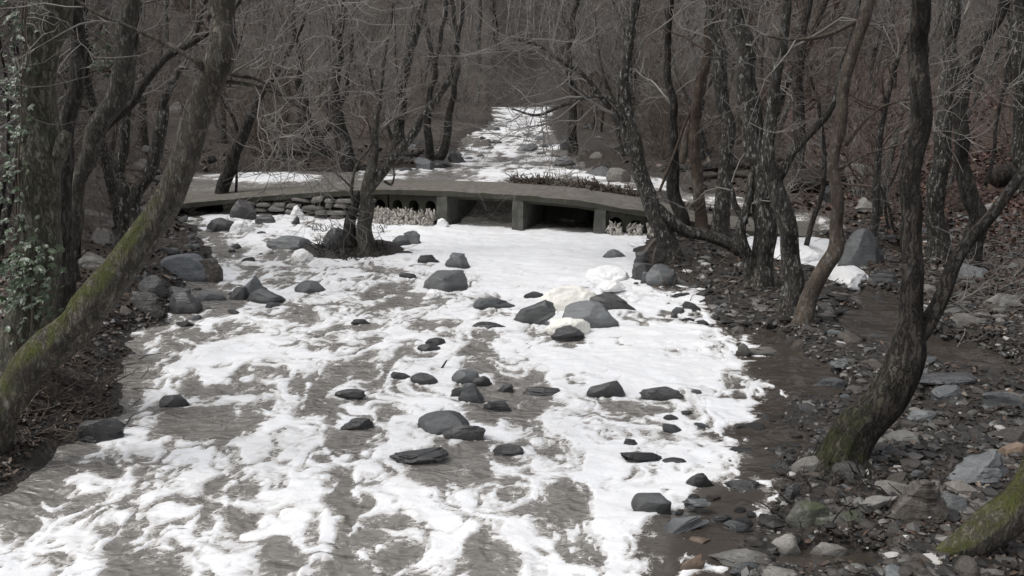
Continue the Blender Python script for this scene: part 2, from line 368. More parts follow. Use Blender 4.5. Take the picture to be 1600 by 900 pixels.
for (px, py, wpx, hpx, z, dep) in [(1250, 392, 150, 50, 0, .5), (1320, 430, 70, 30, 0, .35), (1380, 475, 80, 40, 0, .22), (1385, 520, 120, 64, 0, .36), (1505, 560, 130, 62, 0, .36), (1270, 590, 90, 60, 0, .2), (1200, 540, 90, 50, 0, .2), (1255, 345, 110, 24, .12, .5),
                                   (1450, 640, 60, 20, 0, .12), (1245, 690, 60, 40, 0, .1), (1300, 880, 150, 40, 0, .2), (390, 285, 200, 30, ZU, .5), (430, 225, 110, 40, ZU, .45), (1010, 285, 100, 22, ZU, .3), (1120, 300, 120, 24, ZU, .35), (1410, 375, 70, 14, 0.3, .5)]:
    a = at(px - wpx / 2, py, z); b = at(px + wpx / 2, py, z); c = at(px, py - hpx / 2, z); d = at(px, py + hpx / 2, z)
    POOL.append(((a[0] + b[0]) / 2, (c[1] + d[1]) / 2, (b[0] - a[0]) / 2, (c[1] - d[1]) / 2, dep))
IS = at(548, 392, 0.0)
def zup(X, Y):
    return ZU * sstep(1.95, 2.6, Y - Yb(X)) * (1 - 0.75 * sstep(3.6, 6.5, X) * (1 - sstep(30, 36, Y)))
def terrain(X, Y, rough=True):
    X = np.asarray(X, float); Y = np.asarray(Y, float)
    wob = 0.22 * fbm(X * 1.3, Y * 1.3, 0, 3, 5) * np.clip(Y / 12, .6, 2)
    sl = xl(Y) - X + wob; sr = X - xr(Y) + wob
    up = sstep(18.5, 24, Y)                                         # upstream, both banks are low
    zl = (0.50 - 0.30 * up) * sstep(-0.1, 1.1, sl) + 0.10 * np.clip(sl - 0.8, 0, 6) - 0.05
    zr = (0.13 - .05 * sstep(14, 18, Y)) * sstep(-0.1, 0.9, sr) + (0.05 - .04 * sstep(13, 17, Y)) * np.clip(sr - 0.5, 0, 4) + 0.02
    ins = np.minimum(-sl, -sr)
    z = np.where(sl > 0, zl, np.where(sr > 0, zr, -0.05 - 0.35 * sstep(0, 1.5, ins)))
    z = np.where((sl > -0.1) & (sl <= 0), -0.05, z)
    out = np.clip(np.maximum(sl, sr) / 0.8, 0, 1)
    # valley sides and the wooded hill that closes the valley
    z = z + 0.33 * np.clip(X - 9.5 - 0.06 * Y, 0, None) * sstep(10, 22, Y) + 0.2 * np.clip(X - 7.5, 0, 4) * (1 - sstep(10, 22, Y)) 
    z = z + 0.30 * np.clip(-X - 11 - 0.10 * Y, 0, None)
    z = z + 0.50 * np.clip(Y - 88 - 0.15 * np.abs(X), 0, None) * sstep(0, 30, Y)
    z = z + zup(X, Y)
    q = np.hypot((X - IS[0]) / 1.7, (Y - IS[1]) / 1.0) - .35 * fbm(X * 2, Y * 2, 0, 3, 7); z = np.maximum(z, -.3 + .56 * sstep(1.25, .25, q))   # the little islet round the stream tree
    for (cx, cy, rx, ry, dep) in POOL:
        q = ((X - cx) / rx) ** 2 + ((Y - cy) / ry) ** 2
        base = zup(X, Y)
        z = z - np.clip(z - (base - dep * 0.6), 0, 1.0) * sstep(1.7, 0.5, q)
    if rough:
        far = np.clip(Y / 40, 0.5, 3)
        z = z + out * (0.10 * far * fbm(X * .9, Y * .9, 0, 4, 11) + 0.035 * fbm(X * 5, Y * 5, 0, 3, 21))
    return np.clip(z, -3, 70)
def tz(x, y):
    i = int(np.clip(np.searchsorted(gx, x) - 1, 0, len(gx) - 2)); j = int(np.clip(np.searchsorted(gy, y) - 1, 0, len(gy) - 2))
    u = (x - gx[i]) / (gx[i + 1] - gx[i]); v = (y - gy[j]) / (gy[j + 1] - gy[j])
    return float((GZ[j, i] * (1 - u) + GZ[j, i + 1] * u) * (1 - v) + (GZ[j + 1, i] * (1 - u) + GZ[j + 1, i + 1] * u) * v)
def ground(px, py):
    """The point of the ground seen at a pixel of the photograph."""
    z = 0.1
    for _ in range(25):
        P = at(px, py, z); z = 0.5 * z + 0.5 * tz(P[0], P[1])
    return np.array([P[0], P[1], tz(P[0], P[1])])
def axis(parts):
    return np.unique(np.round(np.concatenate([np.arange(a, b, s) for a, b, s in parts]), 4))
def grid_faces(nx, ny):
    i = np.arange(ny - 1)[:, None] * nx + np.arange(nx - 1)[None, :]
    return np.stack([i, i + 1, i + nx + 1, i + nx], -1).reshape(-1, 4)

# ground: one sheet out to the horizon
gx = axis([(-400, -60, 20), (-60, -30, 3), (-30, -13, .6), (-13, -2, .11), (-2, 2, .25), (2, 13, .09), (13, 30, .5), (30, 60, 3), (60, 401, 20)])
gy = axis([(-120, -10, 12), (-10, 5, 1.5), (5, 18, .09), (18, 36, .16), (36, 95, .8), (95, 200, 3), (200, 500, 30)])
GX, GY = np.meshgrid(gx, gy); GZ = terrain(GX, GY)
sL = xl(GY) - GX; sR = GX - xr(GY)
leafy = np.clip(np.where(sL > 0, sstep(0.3, 1.2, sL), sstep(2.0, 4.5, sR)), 0, 1); leafy = np.where(GY > 26, np.maximum(leafy, sstep(0.5, 3, np.maximum(sL, sR))), leafy)
redm = sstep(8.5, 12, GX - 0.06 * GY) * sstep(9, 16, GY) * (1 - 0.75 * sstep(45, 80, GY)) * 0.8
grit = np.where(sR > 0, 1 - sstep(3.0, 5.5, sR), np.where(sL > 0, 0.7 * (1 - sstep(0.2, 0.9, sL)), 1.0)) * (1 - 0.4 * sstep(26, 40, GY))
go = link('ground', mk_mesh('ground', np.stack([GX, GY, GZ], -1).reshape(-1, 3), grid_faces(len(gx), len(gy)), M_GROUND, True, {'leafy': leafy, 'red': redm, 'grit': grit}))
tag(go, kind='structure')

# ------------------------------------------------------------------ the foam on the water: patches of open water and ribbons of foam
# boxes x0,y0,x1,y1 (photo pixels on the water plane), strength
OPEN = [(165,535,232,575,.5),(250,575,350,655,.75),(265,628,380,705,.95),(210,712,275,775,.8),(355,728,408,780,.9),(310,785,402,825,.9),(180,815,275,925,1),(145,812,255,850,.8),(55,755,155,810,.7),(60,855,122,892,.5),(185,772,262,805,.7),(145,716,195,748,.7),
 (420,588,520,680,1),(465,655,540,760,1),(500,725,625,905,1),(525,845,665,915,.9),(565,540,642,600,.9),(470,505,550,555,.75),(580,590,645,650,.7),(705,540,805,580,1),(770,565,850,618,.9),(520,460,595,490,.8),(570,445,640,485,.8),(395,840,455,905,.8),
 (605,705,715,765,.8),(715,690,780,725,.7),(715,722,780,760,.8),(635,770,685,825,.6),(715,825,805,910,.9),(745,600,805,665,.8),(510,572,562,600,.7),(800,560,855,690,.85),(850,745,950,835,1),(895,820,985,890,.9),(800,730,862,800,.6),(950,622,1035,648,.6),
 (975,760,1125,910,1.2),(1115,735,1260,910,1.3),(1165,620,1300,760,1.4),(1150,520,1320,640,1.3),(1110,490,1190,540,1.0),(1165,560,1260,720,1.3),(835,848,875,868,.7),(1035,540,1075,560,.6),(1085,505,1130,560,.6),
 (348,382,386,402,.8),(375,415,418,436,.8),(295,442,375,492,.9),(410,468,466,494,.8),(438,474,512,506,.8),(482,510,524,543,.8),(425,413,482,436,.7),(415,436,450,453,.6),(245,510,325,545,.8),(598,438,662,482,.95),(708,518,784,540,.8),(725,460,803,486,.8),(598,595,645,645,.7),
 (640,395,700,418,.5),(545,424,662,440,.5),(690,425,745,450,.45),(400,395,450,412,.5),(955,530,990,545,.5),(850,515,920,545,.8),(560,415,640,430,.5),(1040,480,1080,500,.35),(330,500,400,530,.45),(640,500,720,530,.45),(860,690,900,720,.35),(1020,690,1130,740,.55),(380,560,430,600,.5),(430,690,480,720,.5),
 (0,770,60,830,.6),(1000,740,1060,770,.3),(660,640,700,690,.4),(760,690,820,720,.6),(1010,640,1120,690,.45),(930,650,1010,690,.4),(560,650,620,690,.5),(250,700,300,760,.5),(1090,405,1120,430,.8)]
RIB = [([(985,650),(1080,648),(1135,660),(1150,675),(1120,690)],5),([(925,655),(1000,662),(1080,672),(1120,690)],4),([(940,690),(1010,690),(1060,700),(1095,715),(1085,738),(1040,745)],6),([(1010,742),(1060,752),(1102,768)],11),([(968,715),(985,760),(972,800),(985,850),(1012,880),(990,900)],22),([(940,760),(965,800),(960,830)],18),([(900,690),(915,720),(925,745)],9),([(820,790),(850,752),(900,735),(950,745),(975,770)],10),
 ([(865,880),(940,890),(1010,905)],10),([(1200,752),(1222,770),(1205,785),(1230,815)],6),([(1120,690),(1160,655),(1170,630),(1160,600)],9),([(1160,600),(1195,605),(1215,620)],3),([(1215,640),(1180,650)],4),([(560,745),(575,700),(600,690)],5),([(480,600),(470,640),(495,690),(540,720)],3),
 ([(440,540),(520,560),(600,545),(680,515)],9),([(640,560),(650,610),(640,650),(600,690),(580,730)],17),([(840,575),(870,600),(900,610)],12),([(715,580),(700,560),(640,570)],6),([(400,590),(420,640),(460,700),(480,780),(440,820)],20),([(480,770),(520,830),(490,870)],13),([(240,560),(300,575),(360,560),(420,540)],10),([(120,700),(200,690),(280,700),(330,720)],14),([(330,720),(380,720),(440,740)],16),
 ([(255,560),(240,610),(220,680)],14),([(520,485),(470,520),(400,535)],11),([(460,455),(520,500),(560,500)],6),([(300,790),(300,850),(330,900)],24),([(0,860),(60,840),(130,860)],14),([(640,740),(700,790),(760,800),(800,830)],18),([(560,770),(610,760),(640,790)],8),([(620,850),(680,840),(720,830)],10),([(1195,895),(1260,890)],6),([(1120,895),(1160,880)],5),([(1050,880),(1055,900)],4)]
def foam_field(X, Y, Z):
    """> 0 where foam lies on the water."""
    px, py = proj(X, Y, Z)
    n1 = fbm(X * .9, Y * .55, 0, 4, 31); n2 = fbm(X * .9 + 40, Y * .55, 0, 4, 37)
    m1 = fbm(X * 3.1, Y * 2.2, 0, 3, 41); m2 = fbm(X * 3.1, Y * 2.2 + 30, 0, 3, 43)
    k = F / (Y * cp + (CAMZ - Z) * sp)
    wx = px + k * (0.34 * n1 + 0.13 * m1); wy = py + k * 0.23 * (0.34 * n2 + 0.13 * m2) * 1.3
    base = 0.37 + 0.12 * sstep(560, 900, px) - 0.06 * sstep(560, 760, py) * sstep(700, 400, px); B = base.copy()
    for x0, y0, x1, y1, s in OPEN:
        rx, ry = (x1 - x0) * 0.5, (y1 - y0) * 0.5
        m = (np.abs(wx - (x0 + x1) / 2) < rx * 1.5) & (np.abs(wy - (y0 + y1) / 2) < ry * 1.5)
        if m.any():
            q = ((wx[m] - (x0 + x1) / 2) / rx) ** 2 + ((wy[m] - (y0 + y1) / 2) / ry) ** 2
            B[m] = np.minimum(B[m], base[m] - 1.04 * min(s, 1.15) * sstep(2.0, 0.2, q))
    # solid foam below the bridge openings
    q = ((px - 850) / 240) ** 2 + ((py - 385) / 62) ** 2; B = B + 0.95 * sstep(1.25, 0.35, q)
    q = ((px - 960) / 190) ** 2 + ((py - 545) / 70) ** 2; B = B + 0.30 * sstep(1.2, 0.3, q)
    for pts, hw in RIB:
        P = resample(np.array([(a, b, 0) for a, b in pts], float), 4 * len(pts))[:, :2]
        lo = P.min(0) - 3 * hw - 8; hi = P.max(0) + 3 * hw + 8
        m = (wx > lo[0]) & (wx < hi[0]) & (wy > lo[1]) & (wy < hi[1])
        if not m.any(): continue
        ax, ay = wx[m], wy[m]; best = np.full(ax.shape, 1e9)
        for a, b in zip(P[:-1], P[1:]):
            d = b - a; L = d @ d + 1e-9; t = np.clip(((ax - a[0]) * d[0] + (ay - a[1]) * d[1]) / L, 0, 1)
            best = np.minimum(best, np.hypot(ax - a[0] - t * d[0], (ay - a[1] - t * d[1]) * 1.6))
        B[m] = np.maximum(B[m], 0.55 * (1.1 - best / (hw * 1.5)))
    # where there is no stream at all: banks, side pools
    s = np.maximum(xl(Y) - X, X - xr(Y))
    edge = sstep(-0.5, 0.1, s); B = B - 0.75 * edge - 1.6 * sstep(.3, .9, s) - 1.2 * sstep(1.3, .7, np.hypot((X - IS[0]) / 1.35, (Y - IS[1]) / .75))
    return B, n1, m1
def foam_full(X, Y, Z):
    B, n1, m1 = foam_field(X, Y, Z)
    u1 = fbm(X * 1.9, Y * 1.2, 0, 2, 45); u2 = fbm(X * 1.9 + 9, Y * 1.2, 0, 2, 47)
    xs, ys = X + .55 * n1 + .62 * u1, Y + .5 * m1 + .90 * u2
    a = fbm(xs * 2.1, ys * 1.1, 0, 4, 51, 0.45); b = fbm(xs * 8.0, ys * 4.6, 0, 3, 61, 0.5)
    r1 = np.clip(1 - np.abs(fbm(xs * 2.9, ys * 1.3, 0, 3, 71, .42)) * 5.5, -.2, 1); r2 = np.clip(1 - np.abs(fbm(xs * 3.3 + 7, ys * 1.4, 0, 3, 75, .42)) * 5.5, -.2, 1)
    r3 = np.clip(1 - np.abs(fbm(xs * 5.0 + 3, ys * 2.2, 0, 2, 79, .4)) * 6.0, -.2, 1)
    r4 = np.clip(1 - np.abs(fbm(xs * 1.7 + 5, ys * 3.8, 0, 3, 83, .42)) * 5.5, -.2, 1)
    f = B + 0.06 + 0.85 * a + 0.20 * b + 0.42 * r1 - 0.44 * r2 + 0.30 * r3 - 0.44 * r4
    for rx_, ry_, rr in ROCKS[:NHAND]:                              # foam laps the upstream side of each rock, dark water trails below it
        m = (np.abs(X - rx_) < 3 * rr) & (np.abs(Y - ry_) < 4 * rr)
        if rr > 1.2 or not m.any(): continue
        dx, dy = (X[m] - rx_) / rr, (Y[m] - ry_) / rr
        f[m] += .38 * np.exp(-((np.hypot(dx, dy) - 1.25) / .30) ** 2) * sstep(-.6, .3, dy) - .55 * np.exp(-(dx / .85) ** 2 - ((dy + 1.25) / .75) ** 2)
    # side pool full of thick foam, foam upstream
    px, py = proj(X, Y, Z)
    side = np.full(X.shape, -1.0)
    for cx, cy, rx, ry in [(1200, 388, 75, 26), (1275, 395, 70, 32), (1325, 425, 50, 22), (1160, 380, 40, 16), (1405, 380, 40, 7)]:
        side = np.maximum(side, 1.6 * (1 - ((px - cx + 18 * m1) / rx) ** 2 - ((py - cy + 6 * n1) / ry) ** 2))
    side = np.where((Y > 15) & (X > 3.6), side, -1)
    f = np.maximum(f, np.clip(side, -1, 1) + 0.15 * b)
    return f
def foam_up(X, Y, Z):
    n1 = fbm(X * .5, Y * .35, 0, 4, 81); b = fbm(X * 2.2 + n1, Y * 1.0, 0, 4, 85, 0.6); m1 = fbm(X * 2, Y * 1.1, 0, 3, 41)
    s = np.maximum(xl(Y) - X + 1.3 * fbm(Y * .35, X * .3, 0, 3, 15), X - xr(Y) + 1.3 * fbm(Y * .35 + 9, X * .3, 0, 3, 19)); near = 1 - sstep(30, 40, Y)
    B = 0.10 - 0.45 * near * sstep(0.0, 1.5, -.9 - X) - 0.8 * sstep(-0.9, 0.3, s)
    B = np.where(Y > 55, B + .25, B)
    px, py = proj(X, Y, Z)
    B = np.where((px < 560) & (Y < 45), -0.9 + 1.5 * sstep(1.3, 0.2, ((px - 400) / 120) ** 2 + ((py - 277) / 9) ** 2), B)
    B = np.where((px > 1000) & (Y < 40), -0.1, B)
    r = np.clip(1 - np.abs(fbm(X * 1.0 + n1, Y * 1.5, 0, 4, 89)) * 6, -.2, 1)
    return B + 0.8 * n1 + 1.0 * b - .55 * r
def wave(X, Y):
    return 0.045 * fbm(X * 1.1, Y * 1.7, 0, 3, 91) + 0.026 * fbm(X * 3.2, Y * 4.8, 0, 3, 95)
def wz(X, Y): return zup(X, Y) + wave(X, Y)
def lump(X, Y, f):
    t = np.clip(f, 0, 1.0) * (1 - .75 * sstep(.7, 1.3, f))
    return np.clip(f * 0.05, -0.02, 0.014) + t * (0.010 * fbm(X * 9, Y * 8, 0, 3, 101) + 0.016 * fbm(X * 2.6, Y * 2.6, 0, 3, 103))

# ------------------------------------------------------------------ rocks
def ico(sub):
    bm = bmesh.new(); bmesh.ops.create_icosphere(bm, subdivisions=sub, radius=1.0)
    V = np.array([v.co[:] for v in bm.verts]); Fc = np.array([[v.index for v in f.verts] for f in bm.faces]); bm.free(); return V, Fc
ICO = {k: ico(k) for k in (1, 2, 3, 4, 5)}
def rock_verts(kind, seed, sub):
    """A unit rock (about -1..1 on each axis): planes cut into a ball, then roughened."""
    g = np.random.default_rng(seed); V, Fc = ICO[sub]; V = V.copy()
    nc = {'slab': 13, 'block': 12, 'round': 13, 'wedge': 13, 'oval': 8, 'brick': 8, 'jag': 18}[kind]
    if kind in ('block', 'brick', 'slab', 'jag'):
        e = {'block': .55, 'brick': .42, 'slab': .55, 'jag': .6}[kind]
        V = np.sign(V) * np.abs(V) ** e; V /= np.abs(V).max(0)
    N = g.normal(size=(nc, 3)); N[:, 2] = np.abs(N[:, 2]) * (0.5 if kind != 'slab' else 1.0)
    N /= np.linalg.norm(N, axis=1)[:, None]
    D = g.uniform(*{'slab': (.48, .90), 'block': (.58, 1.0), 'round': (.62, .92), 'wedge': (.42, .85), 'oval': (.72, .95), 'brick': (.90, 1.15), 'jag': (.45, .88)}[kind], nc)
    if kind == 'wedge':
        N[0] = (0.75 * g.choice([-1, 1]), -.1, .65); D[0] = 0.25; N[0] /= np.linalg.norm(N[0])
    for n, d in zip(N, D):
        s = V @ n - d; V -= np.clip(s, 0, None)[:, None] * n * 0.98
    o = g.uniform(0, 50, 3)
    n = fbm(V[:, 0] * 1.6 + o[0], V[:, 1] * 1.6 + o[1], V[:, 2] * 1.6 + o[2], 4, 3)
    n2 = fbm(V[:, 0] * 1.2 + o[1], V[:, 1] * 1.2 + o[2], V[:, 2] * 7 + o[0], 3, 9)
    V *= (1 + (0.10 if kind in ('round', 'oval', 'brick') else 0.15) * n + (0.11 if kind in ('slab', 'jag', 'wedge') else 0.02) * n2)[:, None]
    if kind in ('slab', 'jag', 'wedge', 'block'):                     # split along its layers: ledges
        q = V[:, 2] * (4.5 if kind != 'block' else 2.5) + 1.3 * n + o[0]; st_ = np.floor(q); h1 = _hash(st_.astype(np.int64), st_.astype(np.int64) * 0, st_.astype(np.int64) * 0 + 3, seed % 97)
        V[:, :2] *= (1 + .085 * h1)[:, None]
    V /= np.maximum(np.abs(V).max(0), 1e-6)
    return V, Fc
def sharp(me, deg=24):
    try: me.set_sharp_from_angle(angle=R(deg))
    except Exception: pass
    return me
def rock(name, box, kind, m, label, cat='rock', seed=None, z=None, yaw=None, tilt=0.0, lift=0.0, sub=4, group=None, dep=0.75, roll=0.0):
    """box: the rock's outline in the photograph; it stands on the water or the ground at its foot."""
    x0, y0, x1, y1 = box; cx = (x0 + x1) / 2
    G = ground(cx, y1 - 1)
    zb = max(G[2], 0.0) if z is None else z
    P = at(cx, y1 - 1, zb); k = pxscale(P); W = (x1 - x0) / k; H = (y1 - y0) / k
    th = math.asin(min(0.99, (CAMZ - zb) / np.linalg.norm(P - np.array([0, 0, CAMZ]))))
    D = W * dep; Hh = (H - D * 0.72 * math.sin(th)) / math.cos(th)
    if Hh < 0.22 * H: Hh = 0.30 * H; D = max(0.35 * W, (H - Hh * math.cos(th)) / (0.72 * math.sin(th)))
    seed = hash_seed(label) if seed is None else seed
    V, Fc = rock_verts(kind, seed, sub)
    yaw = (random.random() - .5) * 0.5 if yaw is None else yaw
    sz = Hh * (0.85 if abs(tilt) < .1 else .5)
    V = V * np.array([W / 2, D / 2, sz])
    if tilt or roll:
        V = V @ np.array(Matrix.Rotation(tilt, 3, 'Y')).T @ np.array(Matrix.Rotation(roll, 3, 'X')).T
    V = V @ np.array(Matrix.Rotation(yaw, 3, 'Z')).T
    sx = (V[:, 0].max() - V[:, 0].min()); V[:, 0] *= W / sx
    top = V[:, 2].max(); V[:, 2] += Hh - top
    o = link(name, sharp(mk_mesh(name, V, Fc, m)), None, (P[0], P[1] + D * 0.40, zb + lift))
    tag(o, label, cat, group); ROCKS.append((P[0], P[1] + D * .4, max(W, D) / 2)); return o
def hash_seed(s):
    h = 7
    for ch in s: h = (h * 131 + ord(ch)) % 1000003
    return h
ROCKS = []
S, DK, BL, PA, TN, MO, BK = (MR[k] for k in ('slate', 'dark', 'blue', 'pale', 'tan', 'moss', 'bank'))
# ------------------------------------------------------------------ the causeway
bridge = empty('causeway_bridge', tuple(NE[5] * [1, 1, 0]), 'low flat stone and concrete causeway bridge crossing the stream', 'bridge')
BO = np.array(bridge.location)
def part(name, me): return link(name, me, bridge)
def pt(i):                                                           # position along the near edge by photograph column
    xs = np.array([p[0] for p in _NE], float)
    return np.array([np.interp(i, xs, NE[:, k]) for k in range(3)])
# deck: rows across from the near edge to the far edge
rows = []
nc = 90
for i in np.linspace(235, 1290, nc):
    a = pt(i); b1 = pt(min(i + 5, 1290)); b0 = pt(max(i - 5, 230)); t = b1 - b0; t[2] = 0; t /= np.linalg.norm(t)
    n = np.array([-t[1], t[0], 0]); W = np.interp(i, [230, 500, 800, 1000, 1150, 1290], [2.3, 2.3, 2.2, 2.2, 2.3, 2.4])
    rows.append((a, n, W))
nd = 16; top = np.zeros((nc, nd, 3)); bot = np.zeros((nc, nd, 3))
for r_, (a, n, W) in enumerate(rows):
    for c_ in range(nd):
        p = a + n * W * c_ / (nd - 1); p[2] += 0.04 * math.sin(math.pi * c_ / (nd - 1))
        top[r_, c_] = p; bot[r_, c_] = p - [0, 0, 0.17]
top[..., 2] += 0.020 * fbm(top[..., 0] * 1.5, top[..., 1] * 1.5, 0, 4, 3); e = 0.03 * fbm(top[:, 0, 0] * 4, top[:, 0, 1] * 4, 0, 3, 8)
top[:, 0, 2] -= 0.025 + np.abs(e); top[:, 0, 1] += e
V = np.concatenate([top.reshape(-1, 3), bot.reshape(-1, 3)]) - BO; n0 = nc * nd
Q = [grid_faces(nd, nc)[:, ::-1], grid_faces(nd, nc) + n0]
ii = np.arange(nc - 1)
Q.append(np.stack([ii * nd, (ii + 1) * nd, (ii + 1) * nd + n0, ii * nd + n0], -1)[:, ::-1]); jj = ii * nd + nd - 1
Q.append(np.stack([jj, jj + nd, jj + nd + n0, jj + n0], -1))
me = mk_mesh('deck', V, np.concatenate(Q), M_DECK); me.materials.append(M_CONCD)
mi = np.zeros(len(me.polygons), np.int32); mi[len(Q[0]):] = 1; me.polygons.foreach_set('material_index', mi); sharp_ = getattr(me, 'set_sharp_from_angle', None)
if sharp_: sharp_(angle=R(40))
part('deck', me)
def boxpts(a, t, n, w, d, z0, z1, taper=0.0, nz=7, m=None, name='pier', amp=.02):
    """A rough upright block: a = foot at the near face's middle."""
    k = 6; V = []; Q = []
    per = []
    for q in range(k): per.append((-w / 2 + w * q / k, 0))
    for q in range(k): per.append((w / 2, d * q / k))
    for q in range(k): per.append((w / 2 - w * q / k, d))
    for q in range(k): per.append((-w / 2, d - d * q / k))
    N = len(per); V = np.zeros((nz, N, 3))
    for j, z in enumerate(np.linspace(z0, z1, nz)):
        s = 1 + taper * (1 - (z - z0) / (z1 - z0))
        for q, (x, y) in enumerate(per):
            p = a + t * x * s + n * (y - (s - 1) * .3); p[2] = z; V[j, q] = p
    V += (amp * fbm(V[..., 0] * 5, V[..., 1] * 5 + V[..., 2] * 5, 0, 3, 4))[..., None] * (t + n * -1)
    j = np.arange(nz - 1)[:, None] * N; q = np.arange(N)[None]; q2 = (q + 1) % N
    Q = np.stack([j + q, j + q2, j + N + q2, j + N + q], -1).reshape(-1, 4)
    V = V.reshape(-1, 3); c = V[-N:].mean(0); V = np.vstack([V, c]); e = (nz - 1) * N
    Tt = np.stack([e + np.arange(N), e + (np.arange(N) + 1) % N, np.full(N, len(V) - 1)], -1)
    me = mk_mesh(name, V - BO, [Q, Tt], m)
    return sharp(me, 40)
def frame_at(i):
    a = pt(i); t = pt(i + 8) - pt(i - 8); t[2] = 0; t /= np.linalg.norm(t); return a, t, np.array([-t[1], t[0], 0])
for px, wd in ((690, .32), (809, .29), (938, .29)):
    a, t, n = frame_at(px); part('pier', boxpts(a + n * 0.015, t, n, wd, 1.85, -0.45, a[2] - 0.168, 0.18, 9, M_CONC))
# cross beam under the deck edge
T = TB(); P = []
for i in np.linspace(575, 1010, 40):
    a, t, n = frame_at(i); P.append((a + n * .34, n))
V = np.array([[p + n * dx + [0, 0, dz] for dx, dz in ((-.12, -.168), (-.12, -.27), (.12, -.27), (.12, -.168))] for p, n in P]).reshape(-1, 3)
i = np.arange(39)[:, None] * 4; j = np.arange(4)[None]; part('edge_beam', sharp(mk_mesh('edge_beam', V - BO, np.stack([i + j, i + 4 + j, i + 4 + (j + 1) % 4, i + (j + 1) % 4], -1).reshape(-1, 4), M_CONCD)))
# face wall with round culvert mouths, each mouth a real pipe running under the deck
def culvert_wall(i0, i1, npipe, r, name='culvert_wall'):
    V = []; Q = []
    def addv(p): V.append(np.array(p) - BO); return len(V) - 1
    seg = np.linspace(i0, i1, npipe + 1); K = 24
    for u, v_ in zip(seg[:-1], seg[1:]):
        a, t, n = frame_at((u + v_) / 2); wd = np.linalg.norm((pt(v_) - pt(u))[:2]); z1 = a[2] - .168; z0 = -.5; cz = z1 - .16 - r
        o = a + n * 0.16; rim = []; per = []; deep = []
        for q in range(K):
            an = 2 * math.pi * q / K; cx, sz = math.cos(an), math.sin(an)
            rim.append(addv(o + t * r * cx + [0, 0, cz + r * sz - o[2]])); deep.append(addv(o + n * 1.6 + t * r * cx + [0, 0, cz + r * sz - o[2]]))
            hx, hz0, hz1 = wd / 2, z0 - cz, z1 - cz
            s = min(hx / abs(cx) if abs(cx) > 1e-6 else 1e9, (hz1 / sz) if sz > 1e-6 else 1e9, (hz0 / sz) if sz < -1e-6 else 1e9)
            per.append(addv(o + t * s * cx + [0, 0, cz + s * sz - o[2]]))
        for q in range(K):
            q2 = (q + 1) % K; Q.append((per[q], per[q2], rim[q2], rim[q])); Q.append((rim[q], rim[q2], deep[q2], deep[q]))
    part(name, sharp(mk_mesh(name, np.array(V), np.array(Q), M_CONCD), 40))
culvert_wall(576, 681, 4, .17); culvert_wall(947, 1040, 3, .17)
# rough back sill over which the water drops under the deck
for nm, i0, i1 in (('sill', 590, 1030),):
    a0, t, n = frame_at(i0); P = []
    for i in np.linspace(i0, i1, 30):
        a, t, n = frame_at(i); P += [(a + n * 1.95)[:2].tolist() + [-.4], (a + n * 1.95)[:2].tolist() + [.46], (a + n * 2.15)[:2].tolist() + [.46]]
    V = np.array(P); i = np.arange(29)[:, None] * 3; j = np.arange(2)[None]
    part(nm, mk_mesh(nm, V - BO, np.stack([i + j, i + 3 + j, i + 4 + j, i + 1 + j], -1).reshape(-1, 4), M_CONCD))
# dry stone wall at the left end, stone by stone, with a dark earth core behind
V = []; Q = []; kk = np.linspace(345, 580, 30)
for i in kk:
    a, t, n = frame_at(i); f = a + n * .2; V += [[f[0], f[1], -.5], [f[0], f[1], a[2] - .165]]
i = np.arange(len(kk) - 1) * 2; part('wall_core', mk_mesh('wall_core', np.array(V) - BO, np.stack([i, i + 2, i + 3, i + 1], -1), M_CONCD))
WS = []
for q in range(6):
    Vr, Fr = rock_verts('brick', 300 + q, 3); WS.append(sharp(mk_mesh('stone', Vr, Fr, MR['wall'])))
g = np.random.default_rng(5); off = 0
for rowi in range(4):
    i = 352.0 + rowi * 6
    while i < 580:
        wpx = g.uniform(12, 36); a, t, n = frame_at(i + wpx / 2); hgt = a[2] - .17; z = -0.06 + rowi * 0.165 + g.normal(0, .022)
        if z + .06 < hgt:
            wm = np.linalg.norm((pt(i + wpx) - pt(i))[:2])
            o = link('stone', WS[g.integers(6)], bridge, (0, 0, 0)); p = a + n * (.10 + g.normal(0, .025)); o.location = Vector((p[0], p[1], z + .07)) - Vector(BO)
            o.scale = (wm * .475, .17, .078 * g.uniform(.7, 1.15)); o.rotation_euler = (g.normal(0, .08), g.normal(0, .09), math.atan2(t[1], t[0]) + g.normal(0, .10))
        i += wpx
